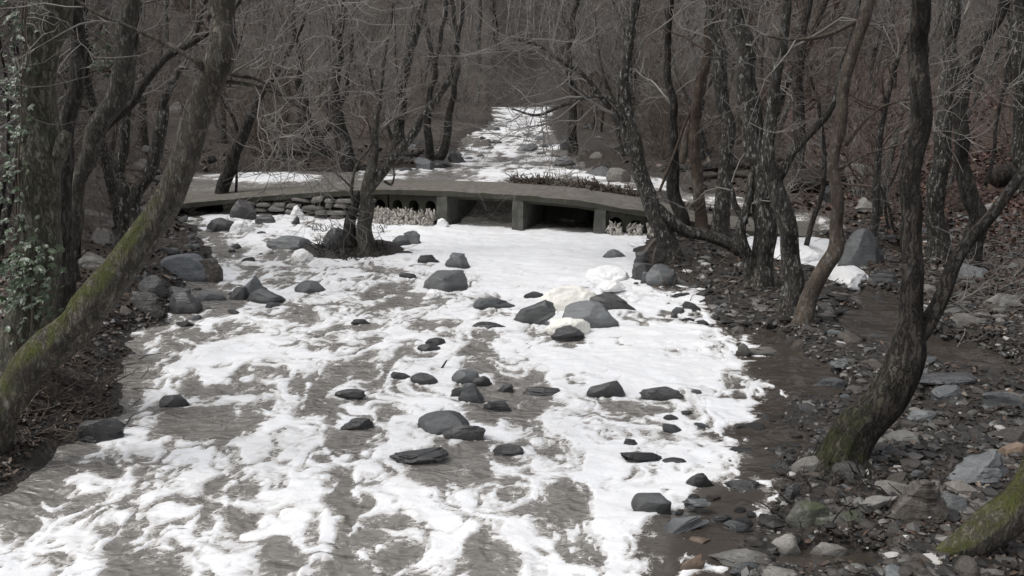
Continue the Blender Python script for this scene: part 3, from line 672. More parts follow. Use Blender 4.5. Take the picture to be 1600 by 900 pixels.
# ------------------------------------------------------------------ water falling out of the culverts, one sheet of spray per mouth
def cascade(i, wd, h0, reach, m, label, sd):
    """Water bursting out of a culvert: a low broken sheet under a fringe of ragged plumes."""
    a, t, n = frame_at(i); nx, ny = 60, 24; T = TB(); base = np.array([a[0], a[1], 0.0]); u = np.linspace(-.5, .5, nx)[None, :]; k = np.linspace(0, 1, ny)[:, None]
    rg = fbm(u * 16 * wd / .4 + sd, k * 2.2, 0, 4, sd, .65)
    hh = h0 * .55 * (1 - k ** (1.6 + 0 * u)) - .05 + .13 * rg * (.3 + k); rr = reach * k + .20 * rg * (.2 + k); sp = u * wd * (1 + .25 * k)
    V = np.stack([a[0] + t[0] * sp - n[0] * (rr - .17), a[1] + t[1] * sp - n[1] * (rr - .17), hh], -1); V[-1, :, 2] = -.08
    T.add(V.reshape(-1, 3), grid_faces(nx, ny)); g = np.random.default_rng(sd); V0, F0 = ICO[3]
    for q in range(int(44 * wd / .3)):
        f = g.random(); r = g.uniform(.012, .036); c = base + t * g.uniform(-.55, .55) * wd - n * (reach * (f * 1.3) - .1); o = g.uniform(0, 40, 3)
        zs = g.uniform(1.5, 4.2) * (1 - .45 * f); nn = 1 + .75 * fbm(V0[:, 0] * 2.2 + o[0], V0[:, 1] * 2.2 + o[1], V0[:, 2] * 3.0 + o[2], 3, 2)
        W_ = V0 * nn[:, None] * r * np.array([1.2, 1.2, zs]); W_[:, 0] += W_[:, 2] * g.normal(0, .35); W_[:, 1] += W_[:, 2] * g.normal(0, .2)
        T.add(W_ + c + [0, 0, h0 * .55 * (1 - f ** 1.6) + r * zs * .35], None, F0)
    tag(link('cascade', T.mesh('cascade', m, off=base), None, base), label, 'cascade')
lab = ['beige water spouting from the culvert nearest the stream tree', 'beige water spouting from the second culvert from the stream tree', 'beige water spouting from the third culvert from the stream tree', 'beige water spouting from the culvert beside the left pier']
sg = np.linspace(576, 681, 5)
for q in range(4): cascade((sg[q] + sg[q + 1]) / 2, .52, .46, .62, M_SPRAY, lab[q], 60 + q)
sg = np.linspace(947, 1040, 4); lab = ['thin pale spout from the culvert beside the right pier', 'thin pale spout from the middle right hand culvert', 'thin pale spout from the culvert nearest the right trees']
for q in range(3): cascade((sg[q] + sg[q + 1]) / 2, .34, .34, .25, M_SPRAY, lab[q], 70 + q)
def tumble(i0, i1, h, label, sd, m):
    T = TB(); g = np.random.default_rng(sd); V = []; nx, ny = 60, 26
    for q, i in enumerate(np.linspace(i0, i1, nx)):
        a, t, n = frame_at(i)
        for j in range(ny):
            k = j / (ny - 1); p = a + n * (1.9 - 1.3 * k); p[2] = h * (1 - k) ** 1.3 + .02; V.append(p)
    V = np.array(V); V[:, 2] += .10 * fbm(V[:, 0] * 3, V[:, 1] * 3, 0, 4, sd) ; V[:, 2] = np.where(np.arange(len(V)) % ny == ny - 1, -.06, V[:, 2]); b = V.mean(0)
    tag(link('rapid', mk_mesh('rapid', V - b, grid_faces(ny, nx), m), None, b), label, 'rapid')
tumble(703, 797, .50, 'grey tumbling water inside the left bridge opening', 80, M_SPRAY)
# tangle of flood debris along the far edge of the deck
T = TB(); g = np.random.default_rng(77)
for q in range(650):
    i = np.clip(g.choice([772, 800, 826, 868, 893, 935, 972]) + g.normal(0, 11), 752, 990); a, t, n = frame_at(i); p = a + n * (2.28 + g.normal(0, .14)); p[2] = a[2] + .02 + abs(g.normal(0, .035))
    d = g.normal(size=3); d[2] = abs(d[2]) * .6; d /= np.linalg.norm(d); L = g.uniform(.10, .32); k = np.linspace(0, 1, 4)[:, None]
    P = p + d * L * k + g.normal(0, .03, (4, 3)); T.tube(P, g.uniform(.006, .018), 3)
    if g.random() < .35: T.tube(np.array([p - [0, 0, .12], p, p + d * .05]), [.05, .06, .02], 5, cap=True)
tag(link('flood_debris', T.mesh('flood_debris', M_DEAD)), 'dark tangle of twigs caught along the far edge of the deck', 'debris', None, 'stuff')
for a in [
 # left side of the stream
 ((240,392,337,442),'round',BL,'large smooth blue-grey boulder at the left edge of the stream'),
 ((300,402,346,442),'jag',BK,'brownish broken rock against the right side of the large blue-grey boulder'),
 ((362,432,414,462),'wedge',S,'peaked grey rock leaning behind a low slab, left part of the stream'),
 ((374,449,440,474),'slab',S,'low pointed grey slab in front of the peaked rock'),
 ((358,447,392,470),'round',DK,'dark rock tucked under the left side of the peaked rock'),
 ((457,437,508,459),'oval',S,'single rounded flat grey stone alone in white water, left of centre'),
 ((412,367,487,391),'oval',S,'wide flat dark boulder just left of the tree standing in the stream'),
 ((502,355,545,382),'round',DK,'dark rock touching the left foot of the tree standing in the stream'),
 ((254,451,317,492),'round',DK,'black wet boulder at the bank below the blue-grey boulder'),
 ((262,448,300,468),'slab',S,'grey flat stone lying on top of the black wet boulder'),
 ((315,340,372,362),'slab',DK,'dark flat rock under the small leaning tree at the left pool'),
 ((355,312,400,343),'round',DK,'rounded dark boulder at the right foot of the small leaning tree'),
 ((395,335,432,350),'slab',DK,'small dark rock in the foam below the dry stone wall'),
 ((454,338,470,352),'wedge',DK,'little dark rock capped with foam below the dry stone wall'),
 ((196,455,250,490),'slab',BK,'brown-grey slab on the bank left of the black wet boulder'),
 ((210,428,262,462),'round',DK,'dark rounded stone below the left end of the blue-grey boulder'),
 ((244,615,292,636),'round',DK,'dark wet rock barely above the water near the left bank'),
 ((108,650,185,692),'slab',DK,'dark flat boulder set in the muddy left bank in the foreground'),
 # middle of the stream
 ((657,421,731,456),'block',S,'big blocky grey boulder in the middle of the stream below the bridge'),
 ((695,395,738,420),'block',S,'smaller square boulder just behind the big blocky one'),
 ((649,398,684,412),'slab',DK,'small dark pointed stone left of the square boulder'),
 ((625,426,655,437),'slab',DK,'thin dark stone at the left of the big blocky boulder'),
 ((605,368,650,385),'slab',S,'grey flat rock right of the tree standing in the stream'),
 ((628,360,662,384),'slab',S,'pale flat stone at the foot of the beige cascade'),
 ((794,467,866,510),'slab',S,'tilted slate wedge at the left of the rock cluster in midstream'),
 ((876,466,967,514),'oval',S,'big smooth rounded slate boulder in front of the creamy foam mound'),
 ((914,455,997,489),'slab',DK,'dark slab behind and right of the big rounded slate boulder'),
 ((858,508,918,534),'slab',DK,'rock with a thick creamy foam cap in front of the midstream cluster'),
 ((734,500,794,516),'slab',DK,'low dark stone left of the tilted slate wedge'),
 ((728,460,800,484),'slab',S,'half drowned slab upstream of the low dark stone'),
 ((818,455,850,467),'slab',DK,'small dark stone between drowned slab and creamy foam mound'),
 ((651,536,688,550),'oval',DK,'left of the twin small dark stones in the centre of the stream'),
 ((664,527,697,540),'oval',DK,'right of the twin small dark stones in the centre of the stream'),
 ((640,582,684,602),'oval',DK,'dark rounded stone with foam running off its left side'),
 ((604,580,640,594),'slab',DK,'thin dark stone left of the rounded stone with running foam'),
 ((701,576,752,600),'oval',S,'smooth round-backed stone beside a twig in centre stream'),
 ((735,586,768,604),'round',DK,'small dark lump on the right side of the round-backed stone'),
 ((716,598,758,631),'block',S,'upright square-sided grey block in centre stream'),
 ((700,605,726,624),'slab',DK,'dark sliver of rock at the left of the upright block'),
 ((749,625,799,644),'jag',DK,'dark ragged rock downstream right of the upright block'),
 ((780,598,806,612),'jag',DK,'small dark ragged rock between upright block and foam-edged slab'),
 ((818,601,888,619),'slab',DK,'low dark slab edged with foam, right of centre'),
 ((919,591,981,623),'round',DK,'glossy dark rounded boulder, left of a pair right of centre'),
 ((995,602,1067,628),'jag',DK,'dark lumpy boulder, right of a pair right of centre'),
 ((521,606,572,623),'slab',DK,'dark flat stone left of centre above the open brown water'),
 ((532,652,588,671),'slab',DK,'dark pointed flat stone left of centre below another flat stone'),
 ((648,639,736,682),'round',S,'biggest rounded grey boulder in the foreground water'),
 ((697,659,769,692),'jag',DK,'broken dark rock leaning on the right side of the biggest foreground boulder'),
 ((611,697,706,728),'slab',DK,'wide flat dark slab below the biggest foreground boulder'),
 ((767,692,817,713),'slab',DK,'dark rectangular stone right of the wide flat slab'),
 ((969,701,1042,725),'slab',DK,'long dark whale-backed rock in swirling foam on the right'),
 ((1037,714,1080,729),'oval',DK,'small dark rock at the tail of the whale-backed rock'),
 ((974,684,997,695),'block',DK,'tiny square dark stone above the whale-backed rock'),
 ((548,498,578,508),'slab',DK,'very small dark stone in white water left of centre'),
 # right side shallows
 ((1066,734,1124,766),'jag',DK,'ribbed dark rock at the edge of the foam tongue'),
 ((989,771,1050,800),'brick',S,'loaf-shaped rectangular grey stone in the right foreground shallows'),
 ((1068,779,1112,804),'wedge',S,'lens-shaped grey stone right of the loaf-shaped one'),
 ((1013,802,1110,839),'wedge',S,'large slanting layered slate in the right foreground shallows'),
 ((1108,802,1147,816),'slab',DK,'small dark flat stone touching the right tip of the layered slate'),
 ((1074,837,1112,856),'round',TN,'small orange-tan stone below the layered slate'),
 ((1062,862,1108,897),'jag',TN,'orange-brown angular rock at the bottom edge of the picture'),
 ((1130,814,1182,835),'slab',S,'flat grey stone lying in thin water right of the layered slate'),
 ((1112,856,1212,884),'slab',PA,'long pale-topped slab near the bottom edge'),
 ((1140,876,1196,897),'slab',S,'grey slab in front of the long pale-topped slab'),
 ((1190,884,1250,905),'slab',PA,'pale layered slab cut by the bottom edge'),
 ((1204,832,1257,872),'round',PA,'rounded pale lichen boulder near the bottom right'),
 ((1266,845,1328,872),'slab',PA,'pale smooth stone right of the rounded lichen boulder'),
 ((1232,778,1302,822),'round',MO,'lichen-green rounded slab under the right hand stump roots'),
 ((1238,792,1388,852),'jag',MO,'large dark mossy boulder with a white lichen crest'),
 ((1128,698,1198,712),'slab',DK,'long thin dark stone alone in brown shallow water'),
 ((1118,745,1198,768),'jag',DK,'ragged dark rock between foam tongue and right bank'),
 ((1222,755,1256,782),'jag',DK,'black angular stone at the tip of the narrow foam tongue'),
 ((1374,883,1426,905),'block',S,'square grey stone at the bottom edge below the mossy trunk'),
 ((1320,880,1362,898),'round',PA,'small round pale stone at the bottom edge'),
 # right bank
 ((1478,699,1594,756),'wedge',S,'big slanting slate boulder on the right bank'),
 ((1388,672,1452,693),'slab',PA,'pale flat slab right of the big forked trunk'),
 ((1440,582,1552,601),'slab',DK,'long dark slab at the edge of the brown puddle'),
 ((1464,602,1512,629),'block',S,'grey block below the long dark slab'),
 ((1540,610,1605,640),'slab',S,'grey slab at the right edge of the picture'),
 ((1488,489,1552,517),'block',PA,'pale flat-topped boulder beyond the brown puddle'),
 ((1478,748,1534,772),'slab',PA,'pale slab in front of the slanting slate boulder'),
 ((1396,745,1500,812),'jag',BK,'dark layered rock heap between trunk and slanting boulder'),
 ((1472,768,1524,802),'round',S,'grey rounded rock above the mossy curved trunk'),
 ((1380,690,1412,712),'wedge',S,'small pointed rock at the foot of the big forked trunk'),
 ((1420,640,1470,660),'slab',S,'grey flat stone above the pale slab on the bar'),
 ((1340,770,1398,800),'wedge',PA,'upright pale shard by the roots of the big trunk'),
 ((1565,690,1610,715),'round',TN,'tan rock at the right edge beside the slanting boulder'),
 ((1150,535,1178,558),'wedge',PA,'upright pale stone at the tip of the right bank'),
 ((1168,540,1226,556),'slab',PA,'pale flat stone next to the upright pale stone'),
 ((1272,588,1328,606),'slab',S,'grey slab on the bar left of the big trunk'),
 ((1300,560,1345,574),'slab',S,'small grey slab behind the big trunk'),
 ((1545,455,1605,480),'slab',PA,'large pale flat rock at the right edge of the bank'),
 ((1330,522,1400,530),'slab',PA,'thin pale stone in the puddle behind the big trunk'),
 # behind the right trees, along the causeway
 ((1012,411,1064,449),'round',S,'rounded grey boulder under the curved root on the right bank'),
 ((984,410,1024,440),'jag',DK,'dark craggy rock at the water by the right hand trees'),
 ((990,392,1016,414),'slab',DK,'dark slab on top of the craggy rocks by the right hand trees'),
 ((1004,372,1034,396),'wedge',BK,'tilted slab uppermost of the craggy rocks by the right hand trees'),
 ((1000,424,1030,446),'slab',S,'grey slab at the foot of the craggy rocks by the right hand trees'),
 ((1020,378,1060,412),'jag',BK,'dark craggy rock behind the rounded grey boulder'),
 ((942,389,980,405),'slab',S,'flat grey stone in foam near the right bridge pier'),
 ((1316,355,1382,416),'round',S,'large smooth dark boulder beside the white foam pool'),
 ((1350,385,1384,410),'round',DK,'small dark rock on the right flank of the foam pool boulder'),
 ((1322,255,1368,279),'round',PA,'pale boulder on the leafy slope behind the right trees'),
 ((1332,308,1394,332),'wedge',PA,'long pale rock on the slope below the pale boulder'),
 ((1275,290,1310,320),'jag',DK,'dark rock beside the rotten log'),
 ((1350,420,1420,452),'jag',DK,'dark ragged rocks at the end of the foam pool'),
 # upstream and left background
 ((700,234,728,254),'wedge',DK,'craggy rock in midstream above the bridge'),
 ((866,244,900,260),'slab',DK,'dark rock at the right edge of the stream above the bridge'),
 ((874,218,896,235),'round',DK,'dark rounded rock far up the stream on the right'),
 ((948,262,988,284),'round',PA,'pale foam-capped boulder just beyond the bridge deck'),
 ((920,238,945,252),'round',PA,'small pale boulder beyond the bridge on the right'),
 ((112,326,178,352),'slab',PA,'pale flat slab behind the big left trunks'),
 ((200,248,248,268),'slab',PA,'pale slab far back between the left trunks'),
 ((120,392,172,420),'wedge',PA,'pale pointed rock low behind the left trunks'),
 ((170,300,205,318),'block',PA,'pale block behind the pair of slim bent stems'),
 ((138,354,180,382),'slab',PA,'second pale slab lower behind the left trunks'),
 ((300,240,345,262),'round',BK,'rounded rock on the far left bank'),
 ((265,160,290,178),'block',PA,'pale block glimpsed high between the left trunks'),
]:
    bx, kd, m, lb = a
    z = None
    if bx[3] < 300 and 560 < bx[0] < 1000: z = ZU + 0.02
    tilt = {'tilted slate': -0.5, 'dark slab behind and right': .28, 'wide flat dark slab': -.12, 'long dark whale': .15, 'large slanting': -0.22, 'upright pale sh': -0.6, 'lens-shaped': -0.3}
    tl = next((v for k_, v in tilt.items() if lb.startswith(k_)), 0.0)
    rock('rock' if (bx[2] - bx[0]) < 60 else 'boulder', bx, kd, m, lb, 'rock' if (bx[2] - bx[0]) < 60 else 'boulder', z=z, tilt=tl, dep=0.62 if kd in ('round', 'block', 'brick', 'oval') else 0.5, sub=5 if (bx[2] - bx[0]) > 90 and bx[1] > 380 else 4)
# foam mounds
def mound(box, m, label, z=None, lift=0.0, seed=1, dep=.8, amp=.16):
    x0, y0, x1, y1 = box
    o = rock('foam_mound', box, 'round' if amp < .1 else 'oval', m, label, 'foam mound', seed, z, lift=lift, sub=5, dep=dep)
    me = o.data; V = np.array([v.co[:] for v in me.vertices]); s = np.abs(V).max()
    n = fbm(V[:, 0] / s * 3 + seed, V[:, 1] / s * 3, V[:, 2] / s * 3, 4, 5); n2 = fbm(V[:, 0] / s * 9 + seed, V[:, 1] / s * 9, V[:, 2] / s * 9, 3, 6)
    V *= (1 + amp * n + .2 * amp * n2)[:, None]; me.vertices.foreach_set('co', V.astype(np.float32).ravel()); me.update(); return o
mound((846,444,936,488), M_CREAM, 'tall creamy foam mound heaped behind the midstream rock cluster', seed=3, dep=.6)
mound((854,498,924,528), M_CREAM, 'thick creamy foam cap sitting on the rock in front of the cluster', seed=4, lift=0.06)
mound((936,446,976,462), M_MOUND, 'white foam bulge on the dark slab of the midstream cluster', seed=5, lift=.12)
mound((454,388,488,407), M_MOUND, 'small white foam mound at the edge of the stream tree islet', seed=6)
mound((354,343,394,363), M_MOUND, 'foam mound by the foot of the small leaning tree', seed=7)
mound((452,322,474,346), M_MOUND, 'peaked foam mound on the little rock below the stone wall', seed=8)
mound((918,412,985,440), M_MOUND, 'splash of foam beside the right bank below the bridge', seed=9)
mound((1292,408,1374,450), M_MOUND, 'thick white foam bank spilling out of the side pool', seed=10, amp=.12, dep=1.6)
mound((1215,372,1305,408), M_MOUND, 'rounded white foam bank at the back of the side pool', seed=11, amp=.12, dep=1.5)
mound((665,452,690,466), M_MOUND, 'foam tuft at the foot of the big blocky boulder', seed=12)
mound((848,166,862,177), M_MOUND, 'tiny foam lump at the far end of the stream', seed=13, z=ZU)
mound((680,342,700,356), M_MOUND, 'foam tuft against the left bridge pier', seed=14)
# ------------------------------------------------------------------ water surface and foam sheets
NHAND = len(ROCKS)
wx_ = axis([(-30, -10, .5), (-10, 10, .07), (10, 30.1, .5)]); wy_ = axis([(4, 20, .06), (20, 29, .09), (29, 96, .4)])
WX, WY = np.meshgrid(wx_, wy_); WZ = wz(WX, WY)
wf = np.where(WY < Yb(WX) + 1.0, foam_full(WX, WY, WZ), foam_up(WX, WY, WZ))
px, py = proj(WX, WY, WZ)
clear_shade = sstep(0.2, 1.2, WX - xr(WY) + 1.6 + 0.5 * fbm(WX, WY, 0, 3, 111)) * (WY < 24) + 0.55 * sstep(30, 26, WY) * (WY > Yb(WX) + .5)  # clear right shallows with dark tree reflections painted in; painted shade under the deck
clear_shade = np.where((WY < 18) & (px > 980) & (py > 740), np.maximum(clear_shade, 0.75), clear_shade)
wo = link('stream', mk_mesh('stream', np.stack([WX, WY, WZ], -1).reshape(-1, 3), grid_faces(len(wx_), len(wy_)), M_WATER, True, {'foam': wf, 'clear_shade': np.clip(clear_shade, 0, 1)}))
tag(wo, kind='structure')
def foam_grid(ax, ay, fn, keep):
    X, Y = np.meshgrid(ax, ay); Z0 = wz(X, Y); f = fn(X, Y, Z0)
    Z = Z0 + lump(X, Y, f)
    Q = grid_faces(len(ax), len(ay)); ff = f.ravel()
    ok = (ff[Q].max(1) > -0.06) & keep(X, Y).ravel()[Q].all(1)
    Q = Q[ok]; used = np.unique(Q); mp = np.full(X.size, -1); mp[used] = np.arange(len(used))
    FV.append(ff[used]); return np.stack([X, Y, Z], -1).reshape(-1, 3)[used], mp[Q]
def vis(X, Y): return (np.abs(X) < 0.56 * Y + 1.2)
T = TB(); FV = []
v, q = foam_grid(axis([(-10, 10, .032)]), axis([(6.6, 12, .026), (12, 18, .036), (18, 29, .055)]), foam_full, lambda X, Y: vis(X, Y) & (Y < Yb(X) + 0.22)); T.add(v, q)
v, q = foam_grid(axis([(-12, 10, .07)]), axis([(22, 40, .08), (40, 88, .16)]), foam_up, lambda X, Y: vis(X, Y) & (Y > Yb(X) + 2.0)); T.add(v, q)
fm = T.mesh('foam', M_FOAM); fa = fm.attributes.new('foam', 'FLOAT', 'POINT'); fa.data.foreach_set('value', np.concatenate(FV).astype(np.float32))
tag(link('foam', fm), 'white foam spread over the stream in sheets and ribbons', 'foam', None, 'stuff')
# a twig standing in the foam
T = TB(); P = at(690, 576); T.tube([P, P + [.03, 0, .05], P + [.08, .0, .13]], [.018, .015, .008], 6, cap=True)
tag(link('twig', T.mesh('twig', MB['dark'], off=P), None, P), 'short black twig sticking up out of the foam in centre stream', 'twig')
# loose stones on both banks: single objects sharing a few meshes
SM = {}
for m in ('bank', 'slate', 'dark', 'pale', 'tan'):
    for q in range(4):
        V, Fc = rock_verts(['slab', 'block', 'slab', 'round'][q], 900 + q + hash_seed(m) % 50, 3)
        SM[m, q] = sharp(mk_mesh('stone', V * np.array([1, .72, .42 if q % 2 == 0 else .6]), Fc, MR[m]))
def scatter(n, box, sz, mats, label, group, cond, sd):
    g = np.random.default_rng(sd); k = 0; tries = 0
    while k < n and tries < n * 40:
        tries += 1
        px = g.uniform(box[0], box[2]); py = g.uniform(box[1], box[3]); P = ground(px, py)
        if not cond(P): continue
        s = g.uniform(*sz) * (0.6 + 0.9 * g.random() ** 3)
        if any((P[0] - a) ** 2 + (P[1] - b) ** 2 < (c * .8 + s * .5) ** 2 for a, b, c in ROCKS): continue
        ROCKS.append((P[0], P[1], s * .8))
        mt_ = mats[g.integers(len(mats))]; q_ = int(g.integers(4))
        wl = float(zup(P[0], P[1])); o = link('stone', SM[mt_, q_], None, (P[0], P[1], max(P[2] + s * .10, wl + s * .02)))
        o.scale = (s, s * g.uniform(.7, 1.1), s * g.uniform(.55, 1.0)); o.rotation_euler = (g.normal(0, .18), g.normal(0, .18), g.uniform(0, 6.28))
        lk = {'bank': 'grey-brown', 'slate': 'slate grey', 'dark': 'dark wet', 'pale': 'pale', 'tan': 'tan'}[mt_] + [' flat', ' chunky', ' thin flat', ' rounded'][q_]
        tag(o, lk + ' ' + label, 'stone', lk + ' ' + group); k += 1
right = lambda P: P[0] > xr(P[1]) - 0.25 and P[2] > -0.12
left = lambda P: P[0] < xl(P[1]) + 0.35 and P[2] > -0.15
scatter(130, (1150, 520, 1720, 900), (.07, .20), ['bank', 'bank', 'slate', 'dark', 'pale', 'bank'], 'loose stone lying on the gravel bar of the right bank', 'loose stones on the right gravel bar', right, 1)
scatter(40, (1040, 300, 1700, 520), (.12, .3), ['bank', 'dark', 'slate', 'pale'], 'loose stone on the right bank among the trees by the causeway', 'loose stones among the right trees', lambda P: right(P) and P[2] > -.2, 2)
scatter(35, (190, 300, 350, 520), (.10, .26), ['bank', 'dark', 'slate', 'dark'], 'loose stone on the stony left bank under the leaning trunk', 'loose stones on the left bank', left, 3)
scatter(26, (640, 195, 1000, 272), (.25, .6), ['dark', 'bank', 'dark'], 'stone at the edge of the stream above the bridge', 'stones along the stream above the bridge', lambda P: (P[0] < xl(P[1]) + 1.2 or P[0] > xr(P[1]) - 1.2), 4)
scatter(16, (100, 200, 480, 300), (.2, .5), ['bank', 'dark', 'pale'], 'stone on the low left bank beyond the causeway', 'stones on the far left bank', lambda P: P[2] > ZU - .3, 5)
scatter(18, (285, 335, 430, 520), (.10, .24), ['dark', 'slate', 'dark'], 'stone standing in the shallows along the left edge of the stream', 'stones in the left shallows', lambda P: xl(P[1]) - .2 < P[0] < xl(P[1]) + 1.6 and P[1] < Yb(P[0]) - .5, 6)
scatter(15, (985, 425, 1130, 520), (.10, .22), ['dark', 'slate', 'dark'], 'stone standing in the shallows along the right edge of the stream', 'stones in the right shallows', lambda P: xr(P[1]) - 1.0 < P[0] < xr(P[1]) + .3, 7)
scatter(20, (1040, 640, 1300, 900), (.07, .17), ['dark', 'slate', 'bank', 'dark'], 'stone in the brown shallows at the right foreground', 'stones in the right foreground shallows', lambda P: P[2] < .03 and P[0] > 1.6, 8)
scatter(22, (600, 230, 735, 272), (.2, .55), ['dark', 'slate', 'dark'], 'rock in the stony rapids just above the bridge on the left', 'rocks in the rapids above the bridge', lambda P: True, 10)
scatter(10, (700, 182, 900, 268), (.3, .6), ['dark', 'slate'], 'rock breaking the foam of the stream above the bridge', 'rocks in the stream above the bridge', lambda P: xl(P[1]) < P[0] < xr(P[1]), 9)
# gravel: far too many to count
T = TB(); g = np.random.default_rng(12); bV, bF = ICO[1]
def pebbles(n, box, sz, cond):
    px = g.uniform(box[0], box[2], n); py = g.uniform(box[1], box[3], n)
    z = np.full(n, .1); d = np.stack([(px - 800) / F, cp + (450 - py) / F * sp, -sp + (450 - py) / F * cp], -1)
    for _ in range(12):
        t = (z - CAMZ) / d[:, 2]; X = d[:, 0] * t; Y = d[:, 1] * t; z = .5 * z + .5 * terrain(X, Y)
    ok = cond(X, Y, z); X, Y, z = X[ok], Y[ok], z[ok]; m = len(X)
    s = g.uniform(*sz, m) * (0.5 + 1.2 * g.random(m) ** 3); sc = np.stack([s, s * g.uniform(.5, 1, m), s * g.uniform(.25, .6, m)], -1)
    a = g.uniform(0, 6.28, m); j = 1 + g.normal(0, .22, (m, len(bV), 1))
    V = bV[None] * sc[:, None] * j; x = V[..., 0] * np.cos(a)[:, None] - V[..., 1] * np.sin(a)[:, None]; y = V[..., 0] * np.sin(a)[:, None] + V[..., 1] * np.cos(a)[:, None]
    V = np.stack([x + X[:, None], y + Y[:, None], V[..., 2] + z[:, None] + s[:, None] * .12], -1)
    T.add(V.reshape(-1, 3), None, (bF[None] + (np.arange(m) * len(bV))[:, None, None]).reshape(-1, 3))
pebbles(24000, (1120, 500, 1900, 900), (.012, .070), lambda X, Y, z: (X > xr(Y) - .2) & (z > -.015) & (g.random(len(X)) < .22 + .78 * sstep(-.12, .22, fbm(X * 1.1, Y * 1.1, 0, 3, 77))))
pebbles(4500, (1050, 330, 1850, 520), (.03, .11), lambda X, Y, z: (X > xr(Y) - .1) & (z > -.1))
pebbles(1200, (150, 300, 360, 560), (.02, .08), lambda X, Y, z: (X < xl(Y) + .3) & (z > -.12))
pebbles(500, (0, 560, 240, 860), (.012, .04), lambda X, Y, z: (X < xl(Y) + .3) & (z > -.12))
tag(link('gravel', T.mesh('gravel', M_PEBBLE, False)), 'small mixed gravel covering the banks', 'gravel', None, 'stuff')
# dead leaves
def leaves(name, n, box, sz, m, cond, label, sd):
    g = np.random.default_rng(sd)
    px = g.uniform(box[0], box[2], n); py = g.uniform(box[1], box[3], n); z = np.full(n, .2)
    d = np.stack([(px - 800) / F, cp + (450 - py) / F * sp, -sp + (450 - py) / F * cp], -1)
    for _ in range(14):
        t = np.clip((z - CAMZ) / np.minimum(d[:, 2], -.005), 3, 120); X = d[:, 0] * t; Y = d[:, 1] * t; z = .5 * z + .5 * np.minimum(terrain(X, Y), 3.9)
    z = terrain(X, Y); ok = cond(X, Y, z); X, Y, z = X[ok], Y[ok], z[ok]; k = len(X)
    s = g.uniform(*sz, k) * np.clip(Y / 14, .8, 2.6); a = g.uniform(0, 6.28, k); tl = g.normal(0, .45, (k, 2))
    L = np.array([(-1, 0, 0), (-.3, .5, .12), (.6, .38, .05), (1, 0, .15), (.5, -.42, .08), (-.35, -.5, .14)])
    V = L[None] * s[:, None, None]; V[..., 2] += V[..., 0] * tl[:, :1] + V[..., 1] * tl[:, 1:]
    x = V[..., 0] * np.cos(a)[:, None] - V[..., 1] * np.sin(a)[:, None]; y = V[..., 0] * np.sin(a)[:, None] + V[..., 1] * np.cos(a)[:, None]
    V = np.stack([x + X[:, None], y + Y[:, None], V[..., 2] + z[:, None] + .012 + s[:, None] * .3 * g.random((k, 1))], -1)
    i = (np.arange(k) * 6)[:, None]; Q = np.concatenate([i + np.array([[0, 1, 4, 5]]), i + np.array([[1, 2, 3, 4]])])
    o = link(name, mk_mesh(name, V.reshape(-1, 3), Q, m, False)); tag(o, label, 'leaves', None, 'stuff')
leaves('leaf_litter', 13000, (-260, 230, 700, 880), (.025, .06), M_LITTER, lambda X, Y, z: (X < xl(Y) - .25) & (z > zup(X, Y) + .05), 'brown dead leaves covering the left bank', 21)
leaves('leaf_litter', 24000, (900, 250, 1950, 900), (.022, .055), M_LITTER, lambda X, Y, z: (X > xr(Y) + .5) & (z > zup(X, Y) + .05) & (g.random(len(X)) < .25 + .75 * sstep(1, 4, X - xr(Y))), 'brown dead leaves scattered on the right bank', 22)
leaves('leaf_litter', 32000, (1180, 60, 1900, 480), (.018, .042), M_LITTERR, lambda X, Y, z: (X > xr(Y) + 2.5) & (z > .12) & (g.random(len(X)) < sstep(6.5, 12, X - .05 * Y)), 'reddish dead leaves on the slope at the right', 23)
# ------------------------------------------------------------------ trees
def perp(d, g):
    v = np.cross(d, g.normal(size=3)); return v / (np.linalg.norm(v) + 1e-9)
def twigs(T, p, d, L, r, lvl, g, up=.10, curl=.30, k0=3, spread=(.5, 1.1), dens=1.0, tips=True):
    """A branch that forks down to fine twigs."""
    n = 7 if lvl >= 2 else 5; P = [np.array(p, float)]; D = []; d = np.array(d, float)
    for i in range(n - 1):
        d = d + g.normal(0, curl, 3) + np.array([0, 0, up]); d /= np.linalg.norm(d); P.append(P[-1] + d * L / (n - 1)); D.append(d)
    P = np.array(P); rad = r * np.linspace(1, .30 if lvl else .4, n)
    T.tube(P, rad, {0: 3, 1: 3, 2: 4}.get(lvl, 6))
    if lvl <= 0: return
    nb = max(2, int(round(g.uniform(.8, 1.2) * {3: 7, 2: 6, 1: 5}.get(lvl, 7) * dens)))
    for q in range(nb):
        f = g.uniform(.22, 1.0) * (n - 1.01); i = int(f); a = P[i] + (P[i + 1] - P[i]) * (f - i); dd = D[i]
        s = g.uniform(*spread); nd = dd * math.cos(s) + perp(dd, g) * math.sin(s)
        twigs(T, a, nd, L * g.uniform(.38, .68), max(r * (.62 - .25 * f / n), .0050), lvl - 1, g, up, curl, k0, spread, dens)
